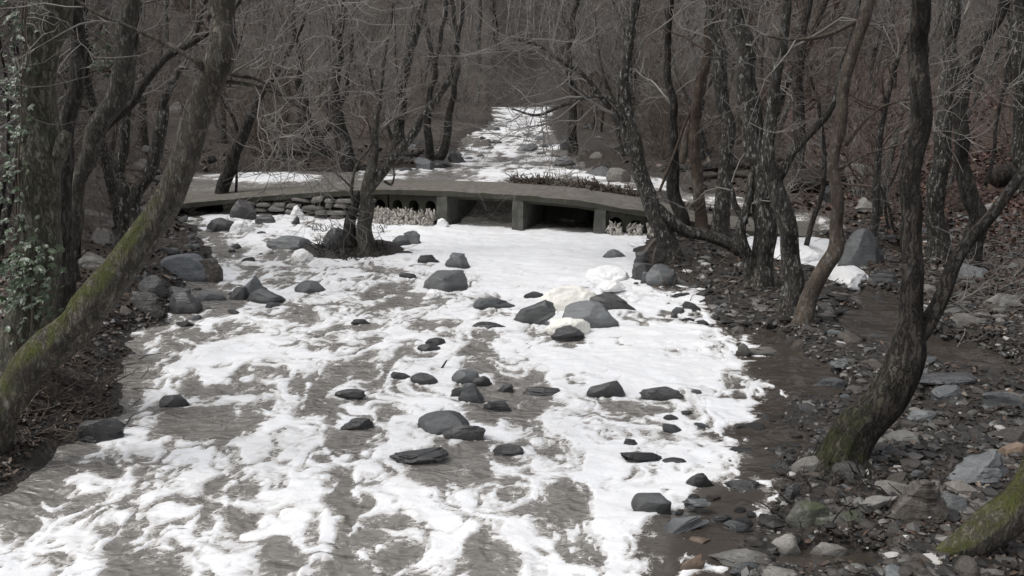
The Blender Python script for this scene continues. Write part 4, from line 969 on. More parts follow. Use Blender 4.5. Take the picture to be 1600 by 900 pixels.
def trunk_mesh(name, N, m, off, k=16, amp=.10, per_m=9, flare=0.0, seed=0):
    """N rows: x, y, z, radius. A knobbly tapered stem."""
    L = np.linalg.norm(np.diff(N[:, :3], axis=0), axis=1).sum(); n = int(np.clip(L * per_m, 12, 120)); S_ = resample(N, n)
    P, r = S_[:, :3], np.maximum(S_[:, 3], .004); s = np.linspace(0, L, n)
    if flare: r = r * (1 + flare * np.exp(-s / .28))
    T = TB(); ring = T.tube(P, r, k, ref=(.05, 1, .02), cap=True)
    c = P[:, None, :]; dvec = ring - c; a = np.arange(k) * 2 * np.pi / k
    nz = fbm(np.cos(a)[None] * 1.4 + seed + s[:, None] * 0, np.sin(a)[None] * 1.4 + s[:, None] * .9, s[:, None] * 1.1 + seed, 3, 4)
    rd = 1.3 * fbm(np.cos(a)[None] * 3.4 + seed, np.sin(a)[None] * 3.4 + 0 * s[:, None], s[:, None] * 1.6, 3, 16) + .7 * vn(np.cos(a)[None] * 3.2 + seed, np.sin(a)[None] * 3.2 + 0 * s[:, None], s[:, None] * .35, 6)
    fl = 1 + (flare * .22) * np.exp(-s / .35)[:, None] * np.sin(a * 5 + seed)[None]
    P_ = P + np.stack([vn(s * 1.7 + seed, s * 0), vn(s * 1.7, s * 0 + seed + 5), s * 0], -1) * np.minimum(r * .8, .075)[:, None] * np.minimum(s / .6, 1)[:, None]; c = P_[:, None, :]
    T.V[0] = (c + dvec * (1 + amp * nz + amp * .8 * rd)[..., None] * fl[..., None]).reshape(-1, 3)
    return T.mesh(name, m, off=off)
def stem_nodes(spec, Y0, dY=0.0, ext=3.0, taper=.5, first=None):
    """Pixel trace (px, py, width px) -> nodes in the upright plane at depth Y0, leaning away by dY; goes on beyond the frame."""
    N = []; m = len(spec)
    for q, (px, py, wpx) in enumerate(spec):
        Y = Y0 + dY * q / max(m - 1, 1); p = atY(px, py, Y); N.append([*p, wpx * .84 / pxscale(p) / 2])
    N = np.array(N)
    if first is not None: N[0, :3] = first
    if ext:
        d = N[-1, :3] - N[-2, :3]; d /= np.linalg.norm(d); d = d + [0, 0, .35]; d /= np.linalg.norm(d)
        e1 = N[-1].copy(); e1[:3] += d * ext * .5; e1[3] *= .5 + taper * .5; e2 = e1.copy(); e2[:3] += (d + [.1, .05, .25]) * ext * .5; e2[3] *= taper
        N = np.vstack([N, e1, e2])
    return N
TREES = []
def tree(label, m, stems, crown=40, flare=.35, name='tree', seed=None, lvl=2, cl=(1.0, 2.2), low=.45, tw=None, amp=.10, group=None, dens=1.0, up=.08, base=None):
    """stems: list of dicts(t=trace, dY, ext, on=None) - the first is the trunk, others are stems or branches."""
    seed = hash_seed(label) if seed is None else seed; g = np.random.default_rng(seed)
    f = stems[0]['t'][0]; G = ground(f[0], f[1]) if base is None else np.array(base)
    if G[2] < 0 and G[1] < Yb(G[0]): G = at(f[0], f[1], 0.0)
    Y0 = G[1] + f[2] / pxscale(G) / 2 * .7; B = np.array([atY(f[0], f[1], Y0)[0], Y0, float(terrain(atY(f[0], f[1], Y0)[0], Y0))])
    root = empty(name, B, label, 'tree', group); TT = TB()
    for q, s in enumerate(stems):
        Yq = Y0 + s.get('y', 0.0); N = stem_nodes(s['t'], Yq, s.get('dY', 0), s.get('ext', 3.0))
        if q == 0 or s.get('root'):
            N[0, 2] = min(N[0, 2], float(terrain(N[0, 0], N[0, 1]))) - .12
        nm = 'trunk' if q == 0 else ('stem' if s.get('root') else 'branch')
        mm = s.get('m', m)
        rm = N[:, 3].max()
        link(nm, trunk_mesh(nm, N, mm, B, 20 if rm > .12 else (12 if rm > .04 else 7), s.get('amp', amp), 10, flare if (q == 0 or s.get('root')) else 0, seed % 50 + q), root)
        S_ = resample(N, 60); L = np.linalg.norm(np.diff(N[:, :3], axis=0), axis=1).sum()
        nb = int(round(.62 * s.get('n', crown if q == 0 else crown * .35))); lo = s.get('low', low)
        for b in range(nb):
            fr = lo + (1 - lo) * g.random() ** .8; i = min(int(fr * 59), 58); p = S_[i, :3]; d0 = S_[i + 1, :3] - S_[i, :3]; d0 /= np.linalg.norm(d0)
            sp_ = g.uniform(.5, 1.25); d = d0 * math.cos(sp_) + perp(d0, g) * math.sin(sp_)
            twigs(TT, p, d, g.uniform(*cl), min(S_[i, 3] * .5, g.uniform(.011, .032)), lvl, g, up, .27, dens=dens)
        TREES.append((N[0, 0], N[0, 1]))
    if TT.n: link('crown', TT.mesh('crown', tw or M_TWIG, off=B), root)
    return root
st = lambda t, **k: dict(t=t, **k)
# --- left group
ivy_tree = tree('thick straight trunk at the far left wrapped in ivy', MB['ivied'], [
    st([(20, 592, 92), (36, 530, 84), (52, 430, 76), (62, 320, 74), (66, 225, 74), (62, 140, 62), (68, 60, 66), (74, 0, 70)], ext=5),
    st([(92, 245, 30), (101, 218, 26), (106, 206, 16)], y=-.12, ext=0, n=0, amp=.2)], crown=26, low=.62, cl=(1.2, 2.6))
tree('dark slim trunk half hidden right behind the ivy-wrapped trunk', MB['dark'], [
    st([(98, 560, 40), (98, 470, 36), (96, 360, 34), (100, 270, 34), (118, 150, 30), (122, 60, 26), (118, 0, 24)], ext=4)], crown=14, low=.5, base=ground(98, 520))
tree('large leaning trunk with bright green moss on its lower left side', MB['mossy'], [
    st([(-28, 708, 66), (4, 652, 62), (20, 617, 62), (40, 580, 67), (72, 541, 72), (124, 497, 68), (172, 438, 63), (223, 363, 57), (257, 310, 51), (291, 230, 52), (319, 163, 54), (337, 95, 52), (350, 40, 50), (356, -20, 48)], ext=5, low=.7),
    st([(320, 150, 9), (336, 138, 9), (352, 128, 8), (400, 135, 7), (440, 150, 4)], ext=0, n=10, low=.2),
    st([(318, 105, 16), (300, 90, 12), (282, 82, 10), (262, 70, 9), (200, 42, 8), (150, 20, 7), (115, -5, 6)], y=-.15, ext=1, n=12, low=.3),
    st([(325, 110, 10), (370, 118, 8), (410, 128, 5), (470, 170, 3)], y=.1, ext=0, n=8, low=.1)], crown=22, flare=.06, base=ground(-20, 700), cl=(.9, 2.0))
tree('thick trunk leaning right between the ivy-wrapped trunk and the mossy leaning trunk', MB['grey'], [
    st([(108, 440, 30), (118, 340, 30), (130, 250, 30), (160, 190, 36), (182, 125, 40), (198, 60, 34), (206, 0, 32)], ext=4)], crown=18, low=.55)
tree('dark thin stem crossing behind the mossy leaning trunk', MB['dark'], [
    st([(106, 330, 18), (122, 272, 16), (150, 215, 16), (188, 175, 15), (222, 140, 15), (262, 92, 13), (298, 68, 12), (335, 45, 9), (370, 10, 7)], ext=2, low=.3)], crown=16, base=ground(100, 400), cl=(.6, 1.6))
tree('pair of slim bent stems rising behind the mossy leaning trunk', MB['fleck'], [
    st([(190, 392, 34), (193, 330, 24), (190, 250, 20), (193, 180, 16), (205, 110, 13), (215, 40, 10)], ext=2),
    st([(205, 385, 30), (212, 315, 24), (236, 255, 23), (248, 200, 22), (258, 155, 18), (276, 118, 13), (290, 90, 9), (310, 40, 7)], root=1, ext=2, n=12)], crown=16, low=.45, cl=(.8, 2.0))
tree('small leaning tree standing on rocks at the left pool', MB['dark'], [
    st([(345, 345, 34), (347, 310, 25), (362, 255, 24), (376, 218, 22), (390, 185, 17), (408, 150, 12), (440, 105, 8)], ext=2.5),
    st([(372, 225, 7), (368, 190, 6), (352, 165, 5), (340, 140, 4)], ext=0, n=8, low=.1), st([(362, 330, 6), (370, 280, 5), (362, 240, 4)], ext=0, root=1, n=0)], crown=34, low=.4, cl=(1.0, 2.6))
# --- tree standing in the stream
tree('twin stemmed tree standing in the stream left of the bridge, one stem slanting right', MB['grey'], [
    st([(570, 392, 34), (572, 350, 27), (571, 305, 25), (577, 262, 18), (585, 215, 13), (592, 160, 9), (600, 90, 7), (612, 20, 5)], ext=2, n=30, low=.3),
    st([(572, 308, 20), (590, 275, 19), (618, 240, 17), (648, 200, 15), (678, 160, 13), (702, 122, 11), (712, 70, 9), (722, 10, 7)], ext=3, n=34, low=.4, m=MB['fleck']),
    st([(545, 388, 20), (543, 355, 22), (549, 322, 16), (562, 300, 10)], ext=0, root=1, n=0, m=MB['dark']),
    st([(556, 330, 6), (548, 300, 6), (556, 260, 5), (580, 225, 4), (572, 180, 3)], ext=0, n=8, low=.1),
    st([(552, 295, 5), (530, 275, 4), (512, 262, 2)], ext=0, n=3, low=.1), st([(600, 283, 5), (612, 288, 5), (616, 272, 3), (614, 262, 2)], ext=0, n=0)], crown=24, lvl=2, cl=(1.0, 2.6), flare=.5)
# --- right group
tree('tree at the right end of the bridge openings bending left over the stream', MB['fleck'], [
    st([(1052, 410, 40), (1046, 385, 34), (1030, 350, 32), (1012, 310, 30), (1002, 270, 28), (994, 225, 24), (984, 170, 20), (975, 110, 18), (985, 50, 16), (992, 0, 14)], ext=4, n=40, low=.35),
    st([(1000, 262, 18), (978, 215, 14), (950, 165, 11), (915, 120, 9), (878, 95, 8), (840, 70, 6), (800, 60, 4)], ext=0, n=26, low=.3),
    st([(990, 200, 10), (960, 160, 8), (930, 150, 7), (880, 165, 6), (840, 180, 5), (800, 170, 3)], ext=0, n=12, low=.3),
    st([(1018, 318, 20), (1045, 340, 22), (1075, 362, 22), (1110, 368, 22), (1145, 382, 22), (1172, 408, 22), (1188, 440, 24)], ext=0, n=0, amp=.14)], crown=30, cl=(1.0, 2.8))
tree('thin straight reddish stem left of the flecked trunks on the right', MB['rust'], [
    st([(1096, 372, 28), (1094, 345, 23), (1086, 290, 22), (1084, 220, 20), (1088, 150, 18), (1100, 95, 16), (1110, 40, 13), (1112, 0, 12)], ext=3),
    st([(1030, 300, 5), (1058, 225, 6), (1084, 160, 6), (1110, 80, 5), (1130, 20, 4)], ext=0, n=4)], crown=22, low=.4, tw=M_TWIGR)
tree('dark crooked stump-like stem behind the curved root on the right', MB['dark'], [
    st([(1070, 372, 30), (1062, 330, 24), (1052, 290, 24), (1056, 240, 18), (1050, 170, 15), (1042, 90, 13), (1048, 0, 11)], ext=3)], crown=26, low=.35)
tree('lichen-flecked upright trunk nearest to the right end of the bridge', MB['fleck'], [
    st([(1128, 385, 40), (1126, 345, 31), (1130, 295, 29), (1134, 240, 25), (1133, 170, 25), (1126, 90, 24), (1118, 30, 22), (1115, 0, 22)], ext=4)], crown=26, low=.45)
tree('massive dark trunk with a forked base in the clump right of the bridge', MB['fleck'], [
    st([(1182, 452, 52), (1188, 410, 40), (1196, 355, 40), (1192, 290, 40), (1182, 220, 38), (1172, 140, 36), (1160, 60, 32), (1150, 0, 30)], ext=5),
    st([(1180, 440, 26), (1162, 380, 20), (1160, 335, 17), (1172, 290, 13), (1180, 260, 10)], root=1, ext=0, n=4),
    st([(1165, 350, 13), (1150, 322, 12), (1146, 300, 8), (1140, 285, 6)], ext=0, n=4)], crown=30, low=.4, flare=.25)
tree('dark leaning trunk right of the massive one in the clump', MB['fleck'], [
    st([(1232, 492, 46), (1236, 440, 36), (1232, 380, 34), (1218, 320, 32), (1206, 265, 26), (1204, 200, 22), (1212, 130, 20), (1222, 60, 18), (1228, 0, 16)], ext=4),
    st([(1212, 290, 16), (1236, 240, 16), (1266, 205, 15), (1296, 170, 13), (1312, 120, 9), (1330, 60, 6)], ext=2, n=12)], crown=26, low=.4, flare=.2)
tree('slender smooth tan trunk with a kink, leaning over the side pool', MB['tan'], [
    st([(1252, 508, 40), (1268, 465, 31), (1292, 420, 29), (1311, 388, 29), (1309, 345, 23), (1302, 300, 22), (1306, 230, 22), (1314, 160, 22), (1328, 90, 22), (1343, 40, 22), (1354, -5, 22)], ext=4, amp=.05),
    st([(1322, 228, 7), (1352, 190, 6), (1385, 165, 5), (1420, 155, 4)], ext=0, n=3), st([(1312, 265, 6), (1345, 245, 5), (1385, 232, 4), (1425, 222, 3)], ext=0, n=3),
    st([(1335, 35, 9), (1290, 55, 8), (1240, 62, 6), (1200, 56, 5)], ext=0, n=5)], crown=14, low=.6, flare=.12)
tree('thin dark bent stem left of the kinked tan trunk', MB['dark'], [
    st([(1252, 400, 10), (1272, 350, 10), (1288, 290, 9), (1290, 235, 8), (1280, 170, 6), (1265, 120, 4)], ext=0)], crown=8, low=.3, flare=.1, cl=(.4, 1.2))
tree('big dark forked trunk with flared mossy foot in the right foreground', MB['moss2'], [
    st([(1308, 742, 114), (1334, 690, 80), (1362, 640, 74), (1389, 590, 68), (1413, 548, 66), (1417, 508, 46), (1416, 455, 40), (1420, 400, 38), (1428, 300, 38), (1440, 220, 37), (1437, 150, 36), (1439, 70, 34), (1434, 0, 34)], ext=5, amp=.16),
    st([(1412, 556, 36), (1436, 520, 34), (1456, 478, 30), (1483, 428, 28), (1504, 392, 25), (1530, 352, 24), (1565, 305, 20), (1600, 262, 18), (1640, 215, 14)], ext=2, n=10, low=.5, m=MB['dark'])], crown=14, low=.7, flare=.10, amp=.22)
for rt in ([(1322, 722, 60), (1290, 740, 40), (1252, 754, 20), (1222, 768, 10)], [(1322, 725, 56), (1302, 756, 36), (1272, 782, 14)], [(1330, 725, 50), (1342, 756, 30), (1362, 784, 14), (1392, 806, 8)], [(1332, 718, 50), (1368, 740, 24), (1402, 756, 10)]):
    B = np.array(bpy.data.objects[[o.name for o in bpy.data.objects if o.get('label', '').startswith('big dark forked')][0]].location)
    N = []
    for (px, py, w_) in rt:
        p = ground(px, py); N.append([p[0], p[1], p[2] - .02, w_ * .5 / pxscale(p) / 2])
    N = np.array(N); N[0, 2] += .10; N[1, 2] += .01; N[-1, 2] -= .06
    r_ = bpy.data.objects[[o.name for o in bpy.data.objects if o.get('label', '').startswith('big dark forked')][0]]
    link('root', trunk_mesh('root', N, MB['dark'], B, 12, .2, 14), r_)
tree('straight flecked trunk standing behind the big forked trunk on the right', MB['fleck'], [
    st([(1466, 408, 44), (1466, 360, 36), (1462, 300, 34), (1470, 230, 32), (1478, 150, 28), (1484, 60, 24), (1488, 0, 22)], ext=4)], crown=20, low=.5)
tree('dark trunk bending in an S between the two right hand slopes', MB['dark'], [
    st([(1512, 425, 44), (1520, 375, 36), (1526, 335, 34), (1518, 290, 30), (1504, 235, 27), (1502, 180, 26), (1514, 120, 26), (1540, 55, 23), (1562, 10, 22), (1580, -40, 20)], ext=3),
    st([(1540, 290, 7), (1552, 235, 7), (1562, 170, 6), (1575, 120, 5)], ext=0, n=4)], crown=18, low=.6, flare=.15)
tree('thin leaning stem with pale bark at the right edge of the picture', MB['fleck'], [
    st([(1596, 300, 26), (1594, 230, 24), (1590, 150, 23), (1588, 70, 22), (1590, 0, 20)], ext=3)], crown=16, low=.4)
tree('short thick mossy trunk arching out of the bottom right corner', MB['mossy'], [
    st([(1440, 864, 18), (1486, 862, 40), (1532, 842, 64), (1572, 803, 76), (1602, 752, 78), (1640, 680, 74), (1690, 590, 66)], ext=4, amp=.1)], crown=4, low=.8, flare=0, base=ground(1450, 868))
# --- trunks just beyond the causeway
for lb, m, ss in [
  ('U-shaped dark trunk at the left edge of the stream above the bridge', MB['dark'], [st([(668, 252, 20), (684, 246, 18), (696, 225, 16), (700, 180, 13), (712, 130, 10), (716, 60, 8), (705, 0, 7)], ext=3), st([(672, 250, 16), (670, 225, 15), (666, 190, 14), (676, 130, 10), (690, 60, 8)], root=1, ext=3)]),
  ('thick ragged dark trunk of the left pair beyond the causeway', MB['dark'], [st([(512, 268, 44), (498, 240, 40), (484, 205, 36), (478, 178, 24), (470, 130, 15), (462, 60, 12)], ext=3), st([(492, 225, 14), (520, 190, 12), (540, 140, 9), (548, 60, 7)], ext=2, n=14)]),
  ('slimmer ragged dark trunk of the left pair beyond the causeway', MB['dark'], [st([(545, 262, 34), (538, 235, 30), (530, 200, 26), (526, 150, 16), (530, 80, 12), (536, 0, 10)], ext=3)]),
  ('dark slanting trunk leaning right far behind the stream tree', MB['fleck'], [st([(618, 240, 22), (624, 180, 20), (634, 110, 18), (652, 40, 16), (664, 0, 14)], ext=3)]),
  ('dark trunk at the right edge of the stream above the bridge', MB['dark'], [st([(898, 245, 22), (892, 210, 18), (896, 160, 15), (890, 90, 12), (900, 0, 10)], ext=3)]),
  ('pale leaning trunk on the right bank beyond the bridge', MB['tan'], [st([(1062, 262, 14), (1080, 190, 14), (1096, 130, 14), (1108, 80, 14), (1122, 20, 12)], ext=3)]),
  ('pale crooked trunk leaning right behind the flecked trunk', MB['tan'], [st([(1192, 250, 16), (1204, 205, 16), (1222, 150, 14), (1246, 100, 13), (1270, 50, 11), (1285, 0, 10)], ext=3)]),
  ('dark trunk on the far right bank behind the rotten log', MB['dark'], [st([(1250, 285, 26), (1252, 220, 22), (1246, 150, 20), (1250, 70, 17), (1262, 0, 15)], ext=3)]),
  ('dark leaning trunk in the left distance above the muddy pool', MB['fleck'], [st([(440, 205, 16), (448, 150, 14), (440, 90, 12), (452, 20, 10)], ext=3)])]:
    tree(lb, m, ss, crown=34, low=.25, cl=(1.2, 3.0), flare=.2)

# ------------------------------------------------------------------ the wood behind: bare trees sharing a few meshes
FAR = []
def far_tree(seed, H, ns, r0, lean, low):
    g = np.random.default_rng(seed); A = TB(); K = TB()
    for q in range(ns):
        d = np.array([g.normal(0, lean), g.normal(0, lean), 1.0]); d /= np.linalg.norm(d); p = np.array([g.normal(0, .15 * (ns > 1)), g.normal(0, .15 * (ns > 1)), -.3]); P = [p]
        h = H * g.uniform(.75, 1.05); n = 14
        for i in range(n - 1):
            d = d + np.array([g.normal(0, .09), g.normal(0, .09), .06]); d /= np.linalg.norm(d); P.append(P[-1] + d * h / (n - 1))
        P = np.array(P); r = r0 * g.uniform(.7, 1.1) * np.linspace(1, .18, n) ** .9; r[0] *= 1.4; A.tube(P, r, 8)
        for b in range(int(18 / ns ** .5)):
            f = (low + (1 - low) * g.random()) * (n - 1.01); i = int(f); a = P[i] + (P[i + 1] - P[i]) * (f - i); s = g.uniform(.4, 1.15)
            dd = (P[i + 1] - P[i]); dd /= np.linalg.norm(dd); e = dd * math.cos(s) + perp(dd, g) * math.sin(s)
            twigs(K, a, e, g.uniform(.14, .30) * H * (1.1 - .5 * f / n), max(r[i] * .45, .016), 2, g, .08, .17)
    return A, K
PROT = []
for q in range(8):
    A, K = far_tree(500 + q, [9, 11, 8, 12, 10, 7, 13, 9][q], [1, 1, 2, 1, 3, 2, 1, 1][q], [.13, .17, .10, .2, .10, .09, .18, .12][q], [.05, .1, .2, .06, .2, .25, .05, .3][q], [.2, .3, .12, .35, .15, .1, .35, .2][q])
    PROT.append((A.mesh('trunk', MB['far']), K.mesh('crown', M_TWIG if q % 3 else M_TWIGR)))
def lab_far(x, y, q, where):
    k = ['slim single-stemmed', 'tall single-stemmed', 'twin-stemmed', 'stout single-stemmed', 'three-stemmed', 'low twin-stemmed', 'tallest stout', 'slim leaning'][q] + (' reddish' if q % 3 == 0 else ' grey')
    sd = 'left of the stream' if x < (xl(min(y, 86)) + xr(min(y, 86))) / 2 else 'right of the stream'
    return k + ' bare tree ' + where + ', ' + sd, k + ' bare trees ' + where + ', ' + sd
def place_far(x, y, q, sc, rz, label, group):
    z = float(terrain(x, y)); r = empty('tree', (x, y, z), label, 'tree', group); r.rotation_euler = (0, 0, rz); r.scale = (sc, sc, sc)
    link('trunk', PROT[q][0], r); link('crown', PROT[q][1], r)
g = np.random.default_rng(99); cnt = 0; tries = 0; PL = list(TREES)
while cnt < 34:                                                      # near side: behind the left trunks and on the red slope
    q = int(g.integers(8)); y = g.uniform(15, 28)
    lf = g.random() < .85; y = y if lf else g.uniform(22, 28); x = -g.uniform(5.4, .6 * y + 3) if lf else g.uniform(7.5, .6 * y + 2)
    if (lf and x > xl(y) - 2.0) or (not lf and x < xr(y) + 3): continue
    if any((x - a) ** 2 + (y - b) ** 2 < 1.2 for a, b in PL) or terrain(x, y) < .05: continue
    PL.append((x, y)); lb = ('left bank', 'behind the left trunks') if lf else ('right slope', 'among the red leaves')
    place_far(x, y, q, g.uniform(.45, .8), g.uniform(0, 6.28), lab_far(x, y, q, 'on the ' + lb[0])[0].split(',')[0] + ' ' + lb[1], lab_far(x, y, q, 'on the ' + lb[0])[1].split(',')[0]); cnt += 1
while cnt < 150 and tries < 8000:
    tries += 1
    q = int(g.integers(8)); y = 27 + 63 * g.random() ** .85; x = g.uniform(-1, 1) * (.60 * y + 3)
    if xl(y) - 1.4 < x < xr(y) + 1.2: continue
    if y < 34 and -9 < x < 9: continue
    if any((x - a) ** 2 + (y - b) ** 2 < (1.3 + y * .008) ** 2 for a, b in PL): continue
    if terrain(x, y) < zup(x, y) + .05: continue
    PL.append((x, y)); place_far(x, y, q, g.uniform(.75, 1.25), g.uniform(0, 6.28), *lab_far(x, y, q, 'in the wood beyond the causeway')); cnt += 1
cnt = 0
while cnt < 130:
    q = int(g.integers(8)); y = 88 + 60 * g.random(); x = g.uniform(-1, 1) * (.58 * y)
    if any((x - a) ** 2 + (y - b) ** 2 < 2.2 for a, b in PL[-130:]): continue
    PL.append((x, y)); place_far(x, y, q, g.uniform(.9, 1.5), g.uniform(0, 6.28), *lab_far(x, y, q, 'far off on the wooded hillside')); cnt += 1
# undergrowth: thickets of thin stems
SH = []
for q in range(4):
    g2 = np.random.default_rng(700 + q); K = TB()
    for b in range(26):
        d = np.array([g2.normal(0, .5), g2.normal(0, .5), 1.0]); d /= np.linalg.norm(d)
        twigs(K, np.array([g2.normal(0, .35), g2.normal(0, .35), -.1]), d, g2.uniform(1.4, 3.4), g2.uniform(.008, .02), 2, g2, .0, .2, dens=.8)
    SH.append(K.mesh('shrub', [M_TWIG, M_DEAD, M_TWIGR, M_DEAD][q]))
cnt = 0
while cnt < 110:
    y = 29 + 60 * g.random() ** .9; x = g.uniform(-1, 1) * (.58 * y + 2)
    if cnt < 13: y = g.uniform(17, 28); x = -g.uniform(5.4, .6 * y + 2) if cnt < 11 else g.uniform(10, .6 * y)
    if xl(y) - 1.6 < x < xr(y) + 1.0 or (27 < y < 33 and -9 < x < 8): continue
    if terrain(x, y) < zup(x, y) + .03: continue
    q = int(g.integers(4)); o = link('shrub', SH[q], None, (x, y, float(terrain(x, y)))); s = g.uniform(.7, 1.5) if y > 28 else g.uniform(.3, .6); o.scale = (s, s, s * g.uniform(.7, 1.1)); o.rotation_euler = (0, 0, g.uniform(0, 6.28))
    lk = ['grey', 'brown', 'reddish', 'dense brown'][q]; wh = 'left of the stream' if x < 1 else 'right of the stream'; tag(o, lk + ' leafless thicket in the undergrowth beyond the causeway, ' + wh, 'shrub', lk + ' leafless shrubs beyond the causeway, ' + wh); cnt += 1
# the rest of the wood on the hill, one mass
T = TB(); m = 0
while m < 1100:
    y = 95 + 110 * g.random(); x = g.uniform(-1, 1) * (.62 * y + 5); z = float(terrain(x, y)); h = g.uniform(8, 15); n = 7; k = np.linspace(0, 1, n)
    l = g.normal(0, .10, 2); P = np.stack([x + l[0] * h * k + .25 * g.normal(size=n) * k, y + l[1] * h * k, z - .3 + h * k], -1); T.tube(P, g.uniform(.07, .20) * (1 - .8 * k), 4)
    for b in range(12):
        f = g.uniform(.2, .95) * (n - 1.01); i = int(f); a = P[i] + (P[i + 1] - P[i]) * (f - i); d = np.array([g.normal(), g.normal(), g.uniform(.2, 1.2)]); d /= np.linalg.norm(d); L = g.uniform(1.2, 4)
        B_ = np.stack([a, a + d * L * .5 + g.normal(0, .15, 3), a + d * L + [0, 0, .3]]); T.tube(B_, np.array([.04, .025, .012]), 3)
        for c_ in range(3):
            e = d + g.normal(0, .6, 3); w0 = B_[1] + g.uniform(0, 1) * (B_[2] - B_[1]); T.tube(np.stack([w0, w0 + e * g.uniform(.5, 1.2)]), np.array([.018, .008]), 3)
    m += 1
tag(link('far_wood', T.mesh('far_wood', M_TWIG)), 'mass of bare trunks and branches covering the far hillside', 'wood', None, 'stuff')
# ------------------------------------------------------------------ ivy
def ivy_leaf():
    V = np.array([(0, 0, 0), (-.5, .15, .06), (-.62, .55, -.02), (-.2, .62, .06), (0, 1.05, -.06), (.2, .62, .06), (.62, .55, -.02), (.5, .15, .06), (0, .4, .0)])
    Tt = [(8, i, (i + 1) % 8) for i in range(8)]
    return mk_mesh('leaf', V, np.array(Tt), M_IVY, False)
IL = ivy_leaf()
def ivy(label, anchor, spots, size, sd):
    root = empty('ivy', anchor, label, 'ivy'); A = Vector(anchor); g = np.random.default_rng(sd); K = TB()
    for path in spots['stems']:
        K.tube(resample(np.array(path), 16) - np.array(anchor), .012, 5)
    link('vine', K.mesh('vine', M_DEAD), root)
    for p, nrm in spots['leaves']:
        o = link('leaf', IL, root); s = size * g.uniform(.6, 1.25); o.location = Vector(p) - A
        d = Vector(nrm) + Vector(g.normal(0, .35, 3)); q = d.to_track_quat('Z', 'Y'); o.rotation_euler = (q.to_matrix() @ Matrix.Rotation(g.uniform(2.2, 4.0), 3, 'Z')).to_euler(); o.scale = (s, s, s)
g = np.random.default_rng(31); Y1 = ivy_tree.location[1]
lv = []; stems = []
tr = [(30, 480), (26, 420), (24, 360), (26, 300), (24, 250), (30, 190), (28, 130), (36, 80), (34, 30), (36, 0)]
pa = np.array([atY(x, y, Y1 - .16) for x, y in tr]); stems.append(pa); stems.append(pa + np.array([.09, -.12, 0]))
rs = resample(pa, 300)
for q in range(230):
    i = int(g.integers(300)); p = rs[i] + np.array([g.normal(0, .085), -abs(g.normal(.10, .07)), g.normal(0, .04)])
    lv.append((p, (g.normal(-.2, .4), -.9, .75)))
ivy('ivy climbing the left side of the thick trunk at the far left', tuple(rs[0]), {'stems': stems, 'leaves': lv}, .068, 1)
lv = []
P0 = atY(40, 440, Y1 - .45)
for q in range(180):
    p = atY(g.normal(38, 26), g.normal(435, 38), Y1 - .45 + g.normal(0, .15)); lv.append((p, (g.normal(0, .4), -.6, .9)))
ivy('dense dark ivy bush around the foot of the ivy-wrapped trunk', tuple(P0), {'stems': [[P0 + [0, 0, -.6], P0 + [.05, 0, -.2], P0 + [0, 0, .2]], [P0 + [.2, 0, -.6], P0 + [.1, .05, -.1], P0 + [.2, 0, .2]]], 'leaves': lv}, .085, 2)
lv = []; Y2 = 21.0
pa = np.array([atY(x, y, Y2) for x, y in [(112, 150), (125, 120), (140, 98), (158, 80), (172, 50)]]); rs = resample(pa, 100)
for q in range(120):
    i = int(g.integers(100)); lv.append((rs[i] + g.normal(0, .17, 3), (g.normal(0, .4), -.6, .8)))
ivy('ivy hanging on a slanting branch behind the left trunks', tuple(rs[0]), {'stems': [pa], 'leaves': lv}, .12, 3)
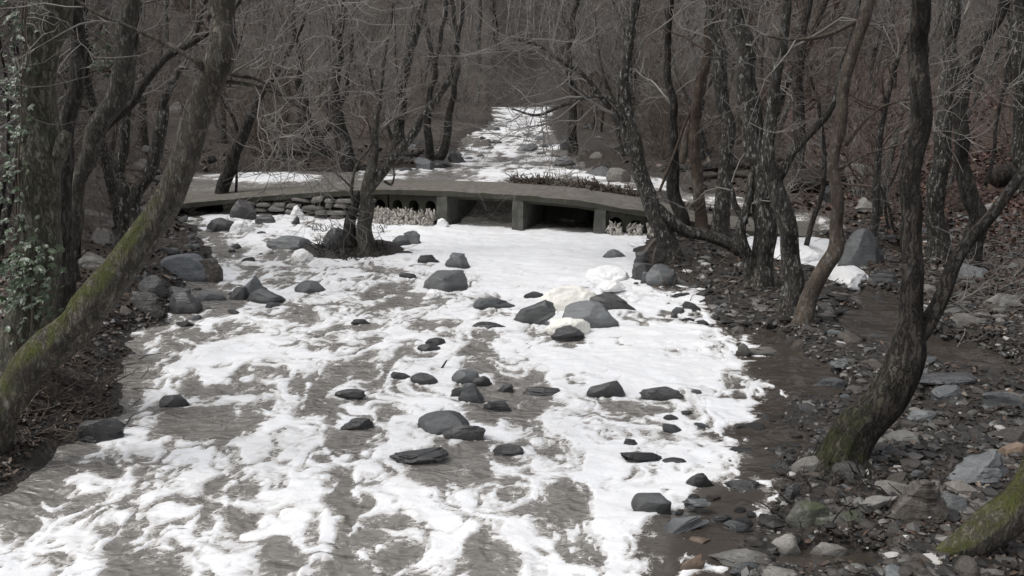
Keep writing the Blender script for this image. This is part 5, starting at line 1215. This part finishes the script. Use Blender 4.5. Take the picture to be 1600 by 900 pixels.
# ------------------------------------------------------------------ fallen wood
def log(trace, m, label, name='log', z=.1, k=12, amp=.12, cat='log'):
    N = []
    for px, py, w_ in trace:
        p = ground(px, py); rr = w_ / pxscale(p) / 2; N.append([p[0], p[1], p[2] + rr * .8 + (z if len(N) in (0, len(trace) - 1) else 0) * 0, rr])
    N = np.array(N); B = N[0, :3].copy(); tag(link(name, trunk_mesh(name, N, m, B, k, amp, 10), None, B), label, cat)
log([(1235, 300, 36), (1270, 300, 38), (1312, 296, 34)], MB['dark'], 'thick dark rotten log lying on the far right bank')
log([(1060, 268, 12), (1120, 266, 13), (1180, 264, 12), (1215, 262, 9)], MB['dark'], 'long fallen trunk lying across the right bank beyond the deck')
log([(1090, 282, 9), (1140, 276, 9), (1200, 280, 7)], MB['grey'], 'thinner fallen trunk just in front of the long one beyond the deck')
log([(400, 252, 10), (430, 244, 13), (470, 238, 12), (500, 236, 7)], MB['tan'], 'pale driftwood log by the muddy pool on the left')
log([(330, 242, 14), (370, 236, 16), (410, 240, 12)], MB['dark'], 'dark driftwood log left of the pale one')
log([(1548, 292, 30), (1575, 284, 32), (1610, 278, 30)], MB['moss2'], 'mossy log lying against the red leafed slope at the right edge')
log([(620, 118 + 130, 6), (650, 244, 7), (660, 236, 4)], MB['dark'], 'short dark branch on the shore by the U-shaped trunk', 'branch', cat='branch')
# brush: fine dead stems on the right bank, at the tree islet and on the left bank
def brush(label, n, box, L, r, sd, m=M_DEAD, up=.5, lvl=0, dens=.7):
    g = np.random.default_rng(sd); T = TB(); B = None
    for q in range(n):
        p = ground(g.uniform(box[0], box[2]), g.uniform(box[1], box[3])); p[2] = max(p[2], -.05)
        if B is None: B = p.copy()
        d = g.normal(size=3); d[2] = abs(d[2]) * up; d /= np.linalg.norm(d); twigs(T, p, d, g.uniform(*L), g.uniform(*r), lvl, g, .0, .25, dens=dens)
    tag(link('brush', T.mesh('brush', m, off=B), None, B), label, 'brush', None, 'stuff')
brush('dry fallen twigs tangled beside the forked trunk on the right bank', 75, (1440, 390, 1600, 500), (.4, 1.1), (.005, .014), 41, M_TWIG, .7, 1, .5)
brush('dark roots and twigs around the foot of the tree in the stream', 260, (490, 372, 605, 402), (.12, .4), (.008, .02), 42, MB['dark'], 1.0, 0)
brush('dark roots and twigs along the left bank in the foreground', 240, (20, 545, 215, 690), (.12, .5), (.004, .014), 43, M_DEAD, .35, 0)
brush('dead twigs caught under the right hand trees', 160, (1010, 395, 1260, 480), (.2, .7), (.006, .016), 44, M_DEAD, .6, 0)
brush('dead twigs and grass on the shores above the bridge', 260, (600, 215, 1010, 262), (.3, 1.2), (.008, .02), 45, M_DEAD, .8, 0)
brush('roots and twigs scattered at the foot of the big forked trunk', 130, (1220, 720, 1430, 830), (.1, .4), (.005, .015), 46, MB['dark'], .35, 0)
